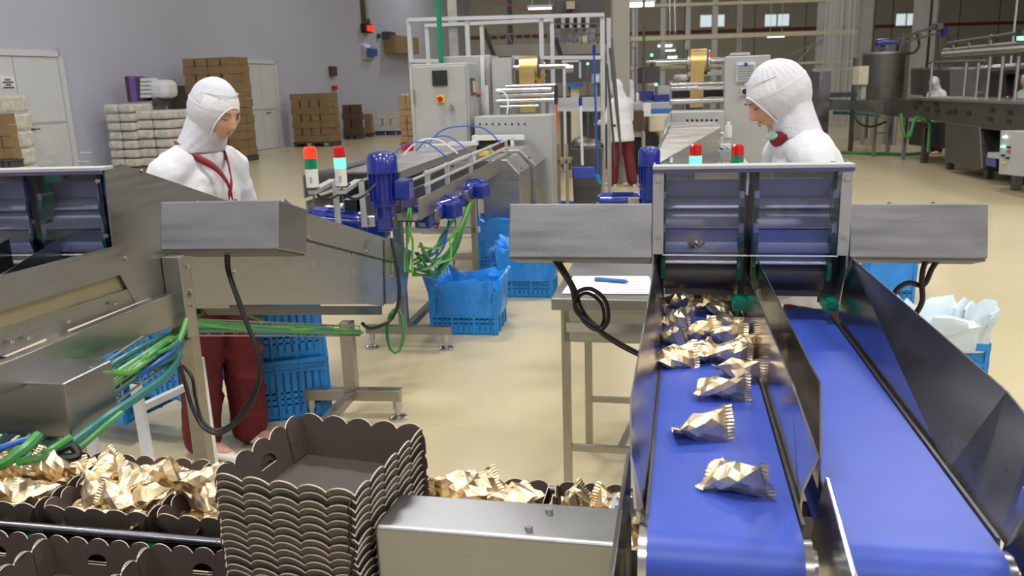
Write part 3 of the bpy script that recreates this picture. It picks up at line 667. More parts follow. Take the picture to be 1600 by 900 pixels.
def tray(pos,rz,label,group=None,handles=(0,2),cat='tray'):
    t=bpy.data.objects.new('scalloped_tray',None); COL.objects.link(t); t.location=pos; t.rotation_euler=(0,0,rz)
    t['label']=label; t['category']=cat
    if group: t['group']=group
    def kid(n,me,ang=0):
        o=bpy.data.objects.new(n,me); COL.objects.link(o); o.parent=t; o.rotation_euler=(0,0,ang)
    kid('base',BASE)
    for k in range(4): kid('side_wall',WM[k in handles],k*pi/2); kid('corner_flap',FLAP,k*pi/2)
    return t
# ---- wrapped sweets
from mathutils.bvhtree import BVHTree
def sweet_mesh(seed):
    r_=random.Random(seed); f0=r_.uniform(-.35,.35); f1=f0+r_.uniform(.8,1.6)*r_.choice((-1,1)); rings=7; seg=10; Ln=.025
    rows=[]
    for i in range(rings):
        u=-1+2*i/(rings-1); ph=f0+(f1-f0)*(u+1)/2; puff=max(0,1-u*u)**.55
        w=.0225-.004*puff; t=.0008+.0125*puff; row=[]
        for k in range(seg):
            an=2*pi*k/seg; y=w*cos(an); z=t*sin(an)
            d=1+ (noise.noise(Vector((u*1.7+seed*3,cos(an)*1.3,sin(an)*1.3)))*.42)*puff
            y*=d; z*=d; row.append(Vector((u*Ln+noise.noise(Vector((k*.9,u*2,seed)))*.002*puff, y*cos(ph)-z*sin(ph), y*sin(ph)+z*cos(ph))))
        rows.append(row)
    m=MB(); m.grid(rows,False,True); o=m.build('wrapper','gold_wrap'); body=o.data; bpy.data.objects.remove(o)
    bv=BVHTree.FromPolygons(m.v,m.f); pm=MB(); run=[]
    for q in range(34):   # the small dark handwriting printed on each wrapper
        uu=q/33; hx=-.011+.020*uu+.0016*sin(q*2.1); hy=.0022*sin(q*1.25+seed)+.0012*sin(q*.7); hh=bv.ray_cast(Vector((hx,hy,.1)),Vector((0,0,-1)))
        if hh[0] is not None: run.append(hh[0]+Vector((0,0,.0003)))
    if len(run)>3: pm.tube(run,.00028,3)
    o=pm.build('printed_script','ink'); script=o.data; bpy.data.objects.remove(o)
    seals=[]
    for sgn,ph in ((-1,f0),(1,f1)):
        m=MB(); rws=[]; bend=r_.uniform(-.5,.5)
        n=12
        for j in range(3):
            x=sgn*(Ln-.0005+j*.0036); row=[]
            for k in range(n*2+1):
                y=-.0225+.045*k/(2*n); z=.0004*(1 if k%2 else -1)+bend*.25*(j*.0048)+(.0025*sin(k*.35+seed))*(j/2)
                xx=x+(sgn*.0012*(k%2) if j==2 else 0)
                row.append(Vector((xx,y*cos(ph)-z*sin(ph),y*sin(ph)+z*cos(ph))))
            rws.append(row)
        m.grid(rws,False); o=m.build('end_seal','gold_wrap'); seals.append(o.data); bpy.data.objects.remove(o)
    return body,seals,script
SW=[sweet_mesh(k+1) for k in range(8)]
from mathutils import Euler
def sweet(pos,rot,k,label,group=None,sc=1.0):
    t=bpy.data.objects.new('wrapped_sweet',None); COL.objects.link(t); t.location=pos; t.rotation_euler=rot; t.scale=(sc,)*3
    t['label']=label; t['category']='sweet'
    if group: t['group']=group
    b,s_,sp=SW[k%8]
    for n,me in (('wrapper',b),('end_seal',s_[0]),('end_seal',s_[1]),('printed_script',sp)):
        o=bpy.data.objects.new(n,me); COL.objects.link(o); o.parent=t
    return t
# ---- sweets on the left belt (pixel, heading, label)
BS=[(1043,474,.5,'gold sweet farthest back on the blue belt, against the left side plate'),
(1088,468,1.2,'gold sweet just dropped below the hopper, middle of the belt'),
(1125,466,-.4,'gold sweet under the hopper by the divider, farthest back at right'),
(1122,487,.1,'bright gold sweet in the second row from the hopper, right of the middle'),
(1068,500,.9,'gold sweet in the second row from the hopper, left of the middle'),
(1040,505,-.9,'gold sweet leaning on the left side plate, second row from the hopper'),
(1136,511,.0,'small looking gold sweet by the divider level with the third row'),
(1090,527,.3,'gold sweet with its seal turned left, middle of the belt, third row'),
(1134,532,-.1,'gold sweet touching its left neighbour in the third row, nearer the divider'),
(1043,534,-1.0,'tall standing gold sweet against the left side plate, third row'),
(1048,566,.15,'wide pale gold sweet at the left side plate, frontmost of that side'),
(1097,558,.7,'gold sweet with sharp upright seal in the middle, fourth row'),
(1138,561,-.2,'gold sweet showing orange inner fold, fourth row right'),
(1164,556,.4,'gold sweet pressed against the divider, fourth row'),
(1156,589,-.35,'gold sweet near the divider alone in the fifth row'),
(1130,617,-.2,'dark sided gold sweet sixth from the front end, right of middle'),
(1098,680,.1,'wide gold sweet lying spread on the blue belt, second from its near end'),
(1152,762,-.5,'gold sweet nearest the camera on the blue belt')]
for k,(x,y,rz,lb) in enumerate(BS):
    q=hit(x,y+6,N.w(1.5,0,zbelt(1.5)),(N.a+Vector((0,0,-tan(radians(2.4))))).cross(N.b))
    a,b,z=N.c(q); b=min(max(b,-.008),.116); q=N.w(a,b,zbelt(a))
    sweet(q+Vector((0,0,.0195)),(random.Random(k).uniform(-.4,.4),random.Random(k+50).uniform(-.12,.12),-N.t+rz),k,lb,sc=1.42)
m=MB()
sweet(N.w(*N.pa(1091,380,2.048))+Vector((0,0,0)),(.3,.1,.2),3,'pale gold sweet riding on a flight behind the acrylic guard',sc=.8)
# ---- rows of filled trays on the upper deck
ZD=.842
pos_b=[(-1.415,'at the far left edge of the picture'),(-1.195,'first full tray from the left edge'),(-.975,'second full tray from the left'),(-.757,'third from the left, half hidden by the tray stack'),(-.539,'hidden behind the tray stack'),(-.322,'behind the big motor cover, left one'),(-.104,'behind the big motor cover, nearer the belts')]
RN={0:'at the far left',1:'in the first full tray',2:'in the second full tray',3:'in the full tray beside the stack',4:'in the tray behind the stack',5:'in the left tray past the motor cover',6:'in the right tray past the motor cover'}
AT=1.235
for k,(b,d) in enumerate(pos_b):
    b=b+.0; tray(N.w(AT,b,ZD),-N.t,'full tray of gold sweets '+d,'full trays on the upper deck',handles=(1,3))
    rr=random.Random(40+k)
    if k==0: continue
    n=0
    rows_=['front','middle','back']; cols_=['left','centre','right']
    for lay,(zz,npos) in enumerate(((.020,9),(.050,6),(.072,3))):
        for q in range(npos):
            if npos==9: i,j=q//3,q%3; aa=(i-1)*.056; bb=(j-1)*.056; ds=rows_[i]+' '+cols_[j]+', bottom layer'
            elif npos==6: i,j=q//3,q%3; aa=(i-.5)*.07; bb=(j-1)*.062; ds=('front ','back ')[i]+cols_[j]+' of the heap'
            else: j=q; aa=rr.uniform(-.03,.04); bb=(j-1)*.06; ds='top '+cols_[j]
            if npos==9 and k in (4,): continue
            if k==4 and lay: continue
            if lay==0 and k in (5,6) and q<3: pass
            sweet(N.w(AT+aa+rr.uniform(-.008,.008),b+bb+rr.uniform(-.008,.008),ZD+zz+rr.uniform(-.004,.008)),(rr.uniform(-1.0,1.0),rr.uniform(-.5,.5),rr.uniform(0,2*pi)),rr.randrange(8),'gold sweet '+RN[k]+', '+ds,'sweets '+RN[k],sc=1.32)
# lower empty trays sliding under the deck
for b,d in ((-1.322,'leftmost'),(-1.130,'second from the left, handle slot near the corner'),(-.938,'third from the left, largest in view'),(-.746,'fourth from the left, beside the stack')):
    t=tray(N.w(.992,b,.812),-N.t,'empty brown tray on the lower deck, '+d,'empty trays on the lower deck',handles=(0,2)); t.scale=(.955,.955,1)
# stack of nested trays
rr=random.Random(5); NS=17
org=['first','second','third','fourth','fifth','sixth','seventh','eighth','ninth','tenth','eleventh','twelfth','thirteenth','fourteenth','fifteenth','sixteenth','seventeenth']
SC=1.11
for k in range(NS):
    z=1.008-.0118*k
    c=N.w(1.082+rr.uniform(-.0015,.0015),-.520+rr.uniform(-.0015,.0015),z-.008)
    t=tray(c,-N.t-radians(7)+rr.uniform(-.012,.012),('topmost empty brown scalloped tray of the tall nested stack' if k==0 else org[k]+' tray from the top of the nested stack of brown scalloped trays'),'nested stack of trays',handles=(1,3)); t.scale=(SC,SC,1.05)
# tray conveyor: rails, decks, legs, green guides
t=thing('tray_conveyor','long two level tray conveyor with round steel rail and brown trays','conveyor',N.w(1.2,-.7,0))
m=MB(); m.cyl(N.w(1.112,-1.9,.872),N.w(1.112,-.66,.872),.0075); m.build('front_rail','side_steel',t)
m=MB(); m.bf(N,1.118,1.122,-1.9,-.42,.812,.864); m.build('shade_backing','black',t)  # black sheet added as the shade seen through the lower tray handles
m=MB(); m.cyl(N.w(1.365,-1.9,.872),N.w(1.365,.02,.872),.0075); m.build('rear_rail','steel_dark',t)
m=MB(); m.bf(N,1.13,1.35,-1.9,.02,.834,.841); m.build('upper_deck','steel_dark',t)
m=MB(); m.bf(N,.88,1.1175,-1.9,-.42,.800,.810) ; m.build('lower_deck','dark_grey',t)
for b in (-1.30,-1.08,-.86,-.64):
    m=MB(); m.bf(N,1.118,1.13,b-.006,b+.004,.80,.866); m.build('rail_post','steel_dark',t)
    m=MB(); m.bf(N,1.102,1.125,b-.012,b+.014,.845,.858); m.build('guide_block','green_plastic',t)
for b in (-1.85,-.72,-.1):
    for a in (.95,1.32):
        m=MB(); m.bf(N,a-.02,a+.02,b-.02,b+.02,0,.80 if a<1 else .834); m.build('leg','steel_dark',t)
# lone tray and sweet on the deck at the right edge
p=N.pz(1575,800,.955)
tray(N.w(p[0]-.01,p[1]+.10,.951),-N.t,'brown scalloped tray on the steel deck at the right edge',handles=(1,3))
sweet(N.w(*N.pz(1562,786,.975)),(.2,.1,.2),5,'gold sweet in front of the tray at the right edge',sc=1.25)
# ================================================================ people
def head_grid(det):
    rings,seg=(44,56) if det else (16,20); rows=[]
    def g(v,c,s): return exp(-((v-c)/s)**2)
    for i in range(rings+1):
        th=pi*i/rings; row=[]
        for k in range(seg):
            ph=2*pi*k/seg; x=sin(th)*cos(ph); y=sin(th)*sin(ph); z=cos(th)
            X=.096*x; Y=.073*y; Z=.113*z
            low=max(0,-z); Y*=1-.30*low**1.6; 
            if x<0: X*=1-.35*low; 
            else: X*=1-.10*low**2
            if x>.0:
                fz=min(1,x*1.6)
                X+=fz*(.024*g(Y,0,.0105)*(g(Z,-.026,.012) + .6*g(Z,-.008,.016)+.25*g(Z,.008,.012))
                    +.006*g(Z,.036,.012)*g(abs(Y),.025,.025)-.011*g(abs(Y),.031,.014)*g(Z,.014,.013)+.006*g(abs(Y),.031,.010)*g(Z,.012,.008)
                    +.005*g(abs(Y),.042,.018)*g(Z,-.022,.018)
                    +.008*g(Y,0,.020)*(g(Z,-.053,.0055)+g(Z,-.064,.0055))-.004*g(Y,0,.022)*g(Z,-.0585,.003)
                    +.013*g(Y,0,.020)*g(Z,-.092,.016)-.004*g(Y,0,.03)*g(Z,-.076,.006)
                    +.004*g(abs(Y),.012,.006)*g(Z,-.031,.007))
            row.append(Vector((X,Y,Z)))
        rows.append(row)
    return rows
def taper(m,p0,p1,r0,r1,n=5,seg=14):
    p0,p1=Vector(p0),Vector(p1); m.tube([p0.lerp(p1,i/n) for i in range(n+1)],[r0+(r1-r0)*i/n for i in range(n+1)],seg)
    m.ell(p0,(r0,)*3); m.ell(p1,(r1,)*3)
def hand(m,w,d,side):
    """w wrist point, d direction of fingers"""
    d=Vector(d).normalized(); dn=Vector((0,0,-1)); s_=d.cross(dn).normalized(); u=s_.cross(d)
    R_=Matrix((d,s_,u)).transposed()
    m.ell(Vector(w)+d*.045,(.05,.04,.016),R_)
    for k,(o,l) in enumerate(((-.030,.060),(-.010,.072),(.010,.068),(.029,.052))):
        b=Vector(w)+d*.075+s_*o; q=b+d*l*.5-u*.006; e=b+d*l*.9-u*.03
        m.tube([b,q,e],[.0095,.0088,.0075],8); m.ell(e,(.0075,)*3)
    th=Vector(w)+d*.025+s_*(.032*side); e1=th+d*.035+s_*.022*side-u*.01; e2=e1+d*.026+s_*.002*side-u*.01
    m.tube([th,e1,e2],[.013,.011,.009],8); m.ell(e2,(.009,)*3)
ft=bpy.data.textures.new('fold_noise','CLOUDS'); ft.noise_scale=.13; ft.noise_depth=2; ft.noise_type='SOFT_NOISE'
def folds(o,st):
    if st:
        q=o.modifiers.new('f','DISPLACE'); q.texture=ft; q.strength=st; q.mid_level=.45; q.texture_coords='GLOBAL'
    return o
def person(label,pos,yaw,legoff=0,lean=.12,headpitch=.6,headyaw=0,det=True,scale=1,hoodback=.0,trouser='maroon',handt=None,glove=None,bulk=1.0,coatlen=.70,group=None,headoff=(0,0,0),stance=.0,ribbon=True,mask=False):
    t=bpy.data.objects.new('person',None); COL.objects.link(t); t.location=pos; t.rotation_euler=(0,0,yaw); t.scale=(scale,)*3
    t['label']=label; t['category']='person'
    if group: t['group']=group
    hip=Vector((0,0,.90)); chest=Vector((lean*.5,0,1.17)); nk=Vector((lean*.95,0,1.365)); hc=Vector((lean*1.0+.085,0,1.50))+Vector(headoff)
    HR=Matrix.Rotation(headyaw,3,'Z')@Matrix.Rotation(headpitch,3,'Y')
    vox=.0042 if det else .012
    # body: one continuous skin surface
    m=MB(); m.grid([[hc+HR@p for p in row] for row in head_grid(det)],True,True)
    for sy in (-1,1): m.ell(hc+HR@Vector((-.008,sy*.070,-.012)),(.018,.008,.03),HR)
    taper(m,nk-Vector((.0,0,.03)),hc+HR@Vector((-.03,0,-.05)),.058,.052)
    m.ell(chest,(.10,.15,.19)); m.ell(hip+Vector((0,0,.06)),(.10,.14,.13)); m.ell((chest+hip)/2,(.09,.13,.15))
    hands=handt or [(.34,.17,.98),(.34,-.17,.98)]; arms=[]
    for sy,hd in zip((1,-1),hands):
        sh=Vector((nk.x-.015,sy*.17,1.275)); hd=Vector(hd); mid=(sh+hd)/2; dv=hd-sh
        L_=.27; h_=sqrt(max(.002,L_*L_-dv.length_squared/4)); perp=Vector((-.35,sy*.45,-.85)); perp=(perp-dv.normalized()*perp.dot(dv.normalized())).normalized()
        el=mid+perp*h_; arms.append((sh,el,hd))
        taper(m,sh,el,.046,.038); taper(m,el,hd,.037,.025); hand(m,hd,hd-el+Vector((0,0,-.05)),-sy)
    legs=[]
    for sy in (1,-1):
        hp=Vector((legoff,sy*.085,.90)); kn=Vector((legoff+.015+stance*sy*.5,sy*.09,.49)); an=Vector((legoff-.01+stance*sy,sy*.095,.09)); legs.append((hp,kn,an))
        taper(m,hp,kn,.078,.052); taper(m,kn,an,.05,.034); m.ell(an+Vector((.06,0,-.05)),(.11,.04,.032))
    m.build('body','skin',t,remesh=vox,smooth=2 if det else 1)
    if det:
        for sy in (1,-1):
            q=[hc+HR@Vector((.093-.0035*abs(k)**1.2-.001,sy*(.030+k*.0052),.0075+.0008*k*k*.25)) for k in (-2,-1,0,1,2,3)]
            mm=MB(); mm.tube(q,[.0008,.0016,.002,.002,.0016,.0008],6); mm.build('eyelashes','eye_dark',t)
            q=[hc+HR@Vector((.1005-.0028*abs(k)**1.35,sy*(.026+k*.0062),.034+.0012*k-.0006*k*k)) for k in (-2,-1,0,1,2,3)]
            mm=MB(); mm.tube(q,[.001,.0024,.0027,.0024,.002,.001],6); mm.build('eyebrow','brow',t)
        mm=MB()
        for zz,rz in ((-.0535,.0040),(-.0635,.0046)): mm.ell(hc+HR@Vector((.0925,0,zz)),(.0045,.016,rz*.7),HR,12,8)
        mm.build('lips','lips',t)
    # hood: shell with an oval face opening, brow band, neck drape
    m=MB(); RX,RY,RZ=.112+hoodback,.093,.136; cx=-.018-hoodback*.9; rings,seg=(44,120) if det else (14,20)
    def hv(th,ph):
        x=sin(th)*cos(ph);y=sin(th)*sin(ph);z=cos(th); lw=max(0,-z)
        v=Vector((cx+RX*x*(1-.10*lw),RY*y*(1-.25*lw**1.5),RZ*z+.004))
        v*=1+.012*noise.noise(Vector((x*3,y*3,z*5+pos[0])))+ (.012*sin(ph*26+3*noise.noise(Vector((x*2,y*2,z*2))))*max(0,min(1,(z-.32)*4))*max(0,min(1,(.93-z)*5)) if det else 0)
        return v
    vs=[[hv(pi*i/rings,2*pi*k/seg) for k in range(seg)] for i in range(rings+1)]
    flat=[hc+HR@p for r_ in vs for p in r_]; raw=[p for r_ in vs for p in r_]; fs=[]; fb=[]
    for i in range(rings):
        for k in range(seg):
            ids=(i*seg+k,(i+1)*seg+k,(i+1)*seg+(k+1)%seg,i*seg+(k+1)%seg); c=sum((raw[j] for j in ids),Vector())/4
            if c.x>0.02 and (c.y/.060)**2+((c.z+.030)/.086)**2<1: continue
            (fb if (c.x>0.0 and .040<c.z<.082) else fs).append(ids)
    m.add(flat,fs+fb,True); m.mi=[0]*len(fs)+[1]*len(fb); m.build('hood',['hood','hood_band'],t,merge=True,solid=.002)
    mm=MB(); lp=[]
    for k in range(40):
        an=2*pi*k/40; y=.060*cos(an); z=-.030+.086*sin(an)
        zz=(z-.004)/RZ; yy=y/RY; xx=sqrt(max(.0,1-min(.98,zz*zz+yy*yy))); lw=max(0,-zz); lp.append(hc+HR@Vector((cx+RX*xx*(1-.10*lw)+.001,y,z)))
    mm.tube(lp,.0042,6,closed=True); mm.build('hood_hem','hood_band',t)
    if det:
        for (z0,tl) in ((.036,.0),(.085,.06)):
            lp=[]
            for k in range(32):
                an=2*pi*k/32+.0; 
                if z0<.05 and cos(an)>.62: continue
                zz=(z0-.004)/RZ; s_=sqrt(1-zz*zz); lp.append(hc+HR@Vector((cx+(RX+.0015)*s_*cos(an),(RY+.0015)*s_*sin(an),z0+tl*.3*cos(an))))
            if z0<.05: lp=lp[len([1 for k in range(32) if cos(2*pi*k/32)>.62 and k<16])*0:]; 
            mm=MB(); mm.tube(lp,.0016,5,closed=z0>.05); mm.build('hood_seam','hood_band',t)
    m=MB(); rows=[]
    a_=hc+HR@Vector((-.026-hoodback*.7,0,-.035)); n_=8
    for i in range(n_):
        f=i/(n_-1); c=a_.lerp(nk+Vector((-.012,0,-.012)),f); rr_=[]
        g_=f**1.6; rx=.092*(1-g_)+.092*g_; ry=.078*(1-g_)+.118*g_; 
        for k in range(32):
            an=2*pi*k/32; w_=1+.035*sin(k*2.3+i)+.02*sin(k*5.1)
            v=Vector((rx*cos(an)*w_,ry*sin(an)*w_,0)); rr_.append(c+(HR@v).lerp(v,f))
        rows.append(rr_)
    m.grid(rows,True,True); m.build('hood_drape','hood',t,solid=.003,subd=1 if det else 0)
    # coat
    m=MB(); B_=bulk
    m.ell(chest+Vector((.0,0,.02)),(.135*B_,.185*B_,.19)); m.ell(chest+Vector((-.0,0,.11)),(.10,.15,.08)); 
    for sy in (1,-1): m.ell(chest+Vector((.075*B_,sy*.065,.0)),(.07,.085,.09))
    m.ell((chest+hip)/2,(.135*B_,.17*B_,.20)); m.ell(hip+Vector((0,0,.03)),(.15*B_,.19*B_,.15))
    rows=[[Vector((lean*.1+(.15+.03*f)*B_*cos(a)*(1+.05*sin(5*a)*f),(.19+.02*f)*B_*sin(a)*(1+.05*sin(4*a)*f),.92-(.92-coatlen)*f)) for a in [2*pi*k/24 for k in range(24)]] for f in (0,.33,.66,1)]
    m.grid(rows,True,True); o=len(m.v); m.f.append(list(range(o-24,o))); m.mi.append(0); m.sm.append(False); m.f.append(list(range(o-96,o-72))[::-1]); m.mi.append(0); m.sm.append(False)
    taper(m,nk+Vector((-.015,0,-.04)),nk+Vector((-.01,0,.0)),.10,.075)
    for (sh,el,hd) in arms:
        w=el.lerp(hd,.86); taper(m,nk+Vector((-.02,(sh.y)*.25,-.045)),sh,.080,.074); taper(m,sh,el,.072,.062); taper(m,el,w,.060,.046)
        if det:
            for q in (.25,.5,.72): m.ell(sh.lerp(el,q)+Vector((.02,0,0)),(.066,.066,.014),Matrix.Rotation(.5+q,3,'Y'))
            for q in (.1,.35,.6): m.ell(el.lerp(w,q),(.018,.064-q*.01,.062-q*.01),Matrix.Rotation(.3-q,3,'Y'))
    folds(m.build('coat','coat',t,remesh=.008 if det else .02,smooth=14 if det else 3),.034 if det else 0)
    if ribbon:
        fr_=lambda x,y,z: Vector((x,y,z))
        for sy in (1,-1):
            q=[Vector((nk.x-.065,sy*.075,nk.z+.022)),Vector((nk.x-.0,sy*.098,nk.z+.008)),Vector((nk.x+.065,sy*.070,nk.z-.035)),Vector((chest.x+.150*B_,sy*.035,chest.z+.12)),Vector((chest.x+.175*B_,sy*.012,chest.z+.06)),Vector((chest.x+.172*B_,-sy*.010,chest.z+.0))]
            mm=MB(); q=spline(q,5); rws=[[p+Vector((0,0,.017))+Vector((.004,0,0)),p-Vector((0,0,.017))+Vector((.006,0,0))] for p in q]
            mm.grid(rws); mm.build('collar_ribbon','maroon_ribbon',t,solid=.006)
    if mask:
        mm=MB(); q=hc+HR@Vector((.050,0,-.124)); mm.ell(q,(.036,.050,.019),HR); mm.build('face_mask','beret_blue' if False else 'mint',t)
        mm=MB(); mm.ell(nk+Vector((.045,0,.0)),(.050,.085,.06),Matrix.Rotation(-.5,3,'Y')); mm.ell(nk+Vector((-.055,0,.0)),(.045,.105,.022),Matrix.Rotation(-.5,3,'Y')); mm.build('shirt_collar','maroon_ribbon',t)
    # trousers and shoes
    m=MB()
    for (hp,kn,an) in legs:
        taper(m,hp+Vector((0,0,.03)),kn,.105,.090); taper(m,kn,an+Vector((-.0,0,.0)),.088,.084)
        if det:
            for q,s_ in ((.15,.02),(.4,-.015),(.62,.02),(.85,-.01)): m.ell(kn.lerp(an,q)+Vector((.03,s_,0)),(.066,.082,.016),Matrix.Rotation(.5*s_*50,3,'X'))
    m.ell(hip+Vector((legoff,0,0)),(.13,.17,.12)); folds(m.build('trousers',trouser,t,remesh=.010 if det else .02,smooth=3),.03 if det else 0)
    for (hp,kn,an) in legs:
        m=MB(); f=Vector((an.x+.065,an.y,0)); rows=[]
        for i in range(9):
            u=i/8; x=-.12+.26*u; w_=.048*sin(pi*(u*.86+.1))**.6; h_=.075 if u<.45 else .075-.045*(u-.45)/.55
            rows.append([f+Vector((x,w_*cos(a),h_*.5+h_*.5*sin(a)*(1 if sin(a)>0 else 1))) for a in [2*pi*k/12 for k in range(12)]])
        m.grid(rows,True,True); o=len(m.v); m.f.append(list(range(o-12,o))); m.mi.append(0); m.sm.append(True); m.f.append(list(range(o-108,o-96))[::-1]); m.mi.append(0); m.sm.append(True)
        m.build('shoe','rubber_white',t,subd=1 if det else 0)
    if glove:
        for (sh,el,hd),on in zip(arms,glove):
            if on: m=MB(); hand(m,hd,hd-el+Vector((0,0,-.05)),-1 if sh.y>0 else 1); o=m.build('glove','crate_blue',t); q=o.modifiers.new('k','DISPLACE'); q.strength=.003; q.mid_level=0
    return t
mat('mint',(.45,.72,.66),.6,0,.05,10)
person('woman in white hood and coat with maroon ribbon and red trousers behind the left line',(-1.415,3.64,0),-.50,lean=.15,headpitch=.40,headyaw=.0,legoff=.11,bulk=1.2,headoff=(.012,.01,.012),stance=.05)
person('woman in profile in white hood with green mask under her chin behind the right hopper',(1.25,3.33,0),pi+.06,lean=.13,headpitch=.50,hoodback=.012,bulk=1.0,headoff=(.0,0,.0),mask=True,ribbon=False,glove=(0,1))
def at_floor(x,y): q=gz(x,y); return (q.x,q.y,0)
person('worker in white coat and red trousers beside the slanted dark bars',at_floor(972,291),2.2,lean=.05,headpitch=.3,det=False,ribbon=False,group=None,stance=.12)
q=dep(986,150,17.5); person('worker seen from behind in white coat and grey-blue hood beyond the slanted bars',(q.x,q.y,0),pi*.5,lean=.05,headpitch=.25,det=False,ribbon=False)
q=dep(1016,150,20); person('small distant worker in white facing the camera above the blue tubs',(q.x,q.y,0),-pi/2,lean=.10,headpitch=.5,det=False,ribbon=False)
# ================================================================ middle ground: wrapping lines
def pp(t,fr,a,x0,y0,x1,y1,d,nm,mt,bev=0,floor=False):
    m=MB(); r_=pbox(m,fr,a,x0,y0,x1,y1,d)
    if floor: m=MB(); m.bf(fr,a,a+d,r_[0],r_[1],0,r_[3])
    m.build(nm,mt,t,bevel=bev); return r_
def roll(fr,a,x0,y0,x1,y1,label,film_to=None):
    """film reel seen edge-on: pixel box of the rolled film"""
    p=fr.pa(x0,(y0+y1)/2,a); q=fr.pa(x1,(y0+y1)/2,a); z0=fr.pa(x0,y1,a)[2]; z1=fr.pa(x0,y0,a)[2]; R_=(z1-z0)/2; zc=(z0+z1)/2
    t=thing('film_reel',label,'film reel',fr.w(a,(p[1]+q[1])/2,z0))
    m=MB(); m.cyl(fr.w(a+R_,p[1],zc),fr.w(a+R_,q[1],zc),R_,seg=36); m.build('film','foil_film',t)
    m=MB(); m.cyl(fr.w(a+R_,q[1],zc),fr.w(a+R_,q[1]+.01,zc),R_*.98,seg=36); m.build('reel_flange','dark_grey',t)
    m=MB(); m.cyl(fr.w(a+R_,p[1]-.02,zc),fr.w(a+R_,q[1]+.04,zc),R_*.35,seg=20); m.build('core','chrome',t)
    if film_to:
        m=MB(); z2=fr.pa(x0,film_to,a)[2]; e=.15*(q[1]-p[1]); m.bf(fr,a-.002,a+.002,p[1]+.0,q[1]-e,z2,zc); m.build('film_web','foil_film',t)
    return p[1],q[1],zc,R_
def hood_box(t,fr,b0,b1,a0,a1,zb,zs,zt,bl):
    """cover with sloped shoulders on the right, cross-section in b-z"""
    m=MB(); m.prism([fr.w(a0,b,z) for b,z in ((b0,zb),(b0,zt),(bl,zt),(b1,zs),(b1,zb))],fr.a*(a1-a0)); return m.build('cover','steel',t,bevel=.006)
def tower(fr,c,label,lit,h=.165,r=.019):
    c=Vector(c); t=thing('signal_tower',label,'signal light',c)
    m=MB(); m.lathe(c,(0,0,1),[(0,r*.9),(.003,r),(h*.46,r)],20); m.build('base','rubber_white',t)
    m=MB(); m.lathe(c+Vector((0,0,h*.46)),(0,0,1),[(0,r),(.0,r*1.02),(h*.26,r*1.02)],20); m.build('green_lens','green_lit' if lit=='g' else 'green_lens',t)
    m=MB(); m.lathe(c+Vector((0,0,h*.72)),(0,0,1),[(0,r),(.0,r*1.02),(h*.24,r*1.02),(h*.28,r*.7)],20); m.build('red_lens','red_lit' if lit=='r' else 'red_lens',t)
    m=MB(); m.cyl(c-Vector((0,0,.07)),c,.005,seg=8); m.cyl(c-Vector((0,0,.004)),c,r*1.05,seg=20); m.build('stem','steel_dark',t)
    q=MB(); q.cb(c-fr.a*(r+.0008)+Vector((0,0,h*.2))+fr.b*.006,.012,.001,.03); q.build('label','grey_paint',t)
    return t
# -- left line infeed conveyor
t=thing('infeed_conveyor','long grey channel conveyor with guide rails running away behind the left blue motors','conveyor',L.w(6,-1.55,0))
def lb(a0,a1,b0,b1,z0,z1,nm,mt='steel',bev=0): m=MB(); m.bf(L,a0,a1,b0,b1,z0,z1); return m.build(nm,mt,t,bevel=bev)
for b,z0,z1,a0,a1 in ((-1.93,1.00,1.13,4.50,5.6),(-1.90,.86,.99,4.45,8.0),(-1.70,.86,.99,4.50,6.6),(-1.62,.86,.99,4.55,6.6),(-1.42,.88,.99,4.7,8.0),(-1.28,.86,.98,4.55,7.9)):
    lb(a0,a1,b-.004,b+.004,z0,z1,'side_rail')
lb(4.5,6.6,-1.70,-1.62,.985,.99,'rail_cap'); lb(4.55,8,-1.9,-1.3,.85,.86,'belt_bed','steel_dark')
lb(4.5,4.51,-1.695,-1.625,.87,.98,'end_opening','black')
lb(5.0,7.2,-1.90,-1.50,1.085,1.095,'top_guard','steel'); lb(5.0,7.2,-1.5,-1.49,1.05,1.10,'guard_lip','steel')
for a in (5.02,5.7,6.4,7.1): 
    for b in (-1.88,-1.51): lb(a,a+.02,b-.01,b+.01,.98,1.09,'guard_post','grey_paint')
for b,z in ((-1.30,1.10),(-1.30,1.03),(-1.46,1.03)):
    m=MB(); m.cyl(L.w(4.8,b,z),L.w(7.8,b,z),.010,seg=8); m.build('guide_rail','grey_paint_light',t)
for a in (4.85,5.35,6.1,6.9,7.7): lb(a,a+.025,-1.315,-1.29,.96,1.11,'rail_post','grey_paint_light')
for a in (4.83,7.1):
    m=MB(); m.bf(L,a,a+.055,-1.53,-1.475,.13,.86); m.build('post','steel_floorish',t,bevel=.003)
    m=MB(); m.bf(L,a,a+.055,-1.75,-1.20,.10,.15); m.build('foot_beam','steel_floorish',t,bevel=.003)
    for b in (-1.72,-1.24): foot(L.w(a+.027,b,0),t)
    m=MB(); m.bf(L,a+.05,a+.9,-1.52,-1.48,.10,.14); m.build('strut','steel_floorish',t)
lb(6.2,6.26,-1.9,-1.28,.5,.54,'cross_bar','grey_paint_light'); 
for b in (-1.32,): 
    for a in (6.2,7.6): lb(a,a+.04,b-.02,b+.02,0,.86,'leg','yellow_steel')
for k in range(3):
    a=5.9+k*.35; m=MB(); m.tube(spline([L.w(a,-1.85,1.1),L.w(a+.05,-1.75,1.19),L.w(a+.1,-1.6,1.2),L.w(a+.1,-1.45,1.09)],6),.006,6); m.build('air_hose','white_paint' if k%2 else 'blue_cable',t)
m=MB(); m.tube(spline([L.w(7.2,-1.9,1.12),L.w(7.25,-1.75,1.24),L.w(7.3,-1.45,1.24),L.w(7.3,-1.28,1.1)],6),.007,6); m.build('air_hose','blue_cable',t)
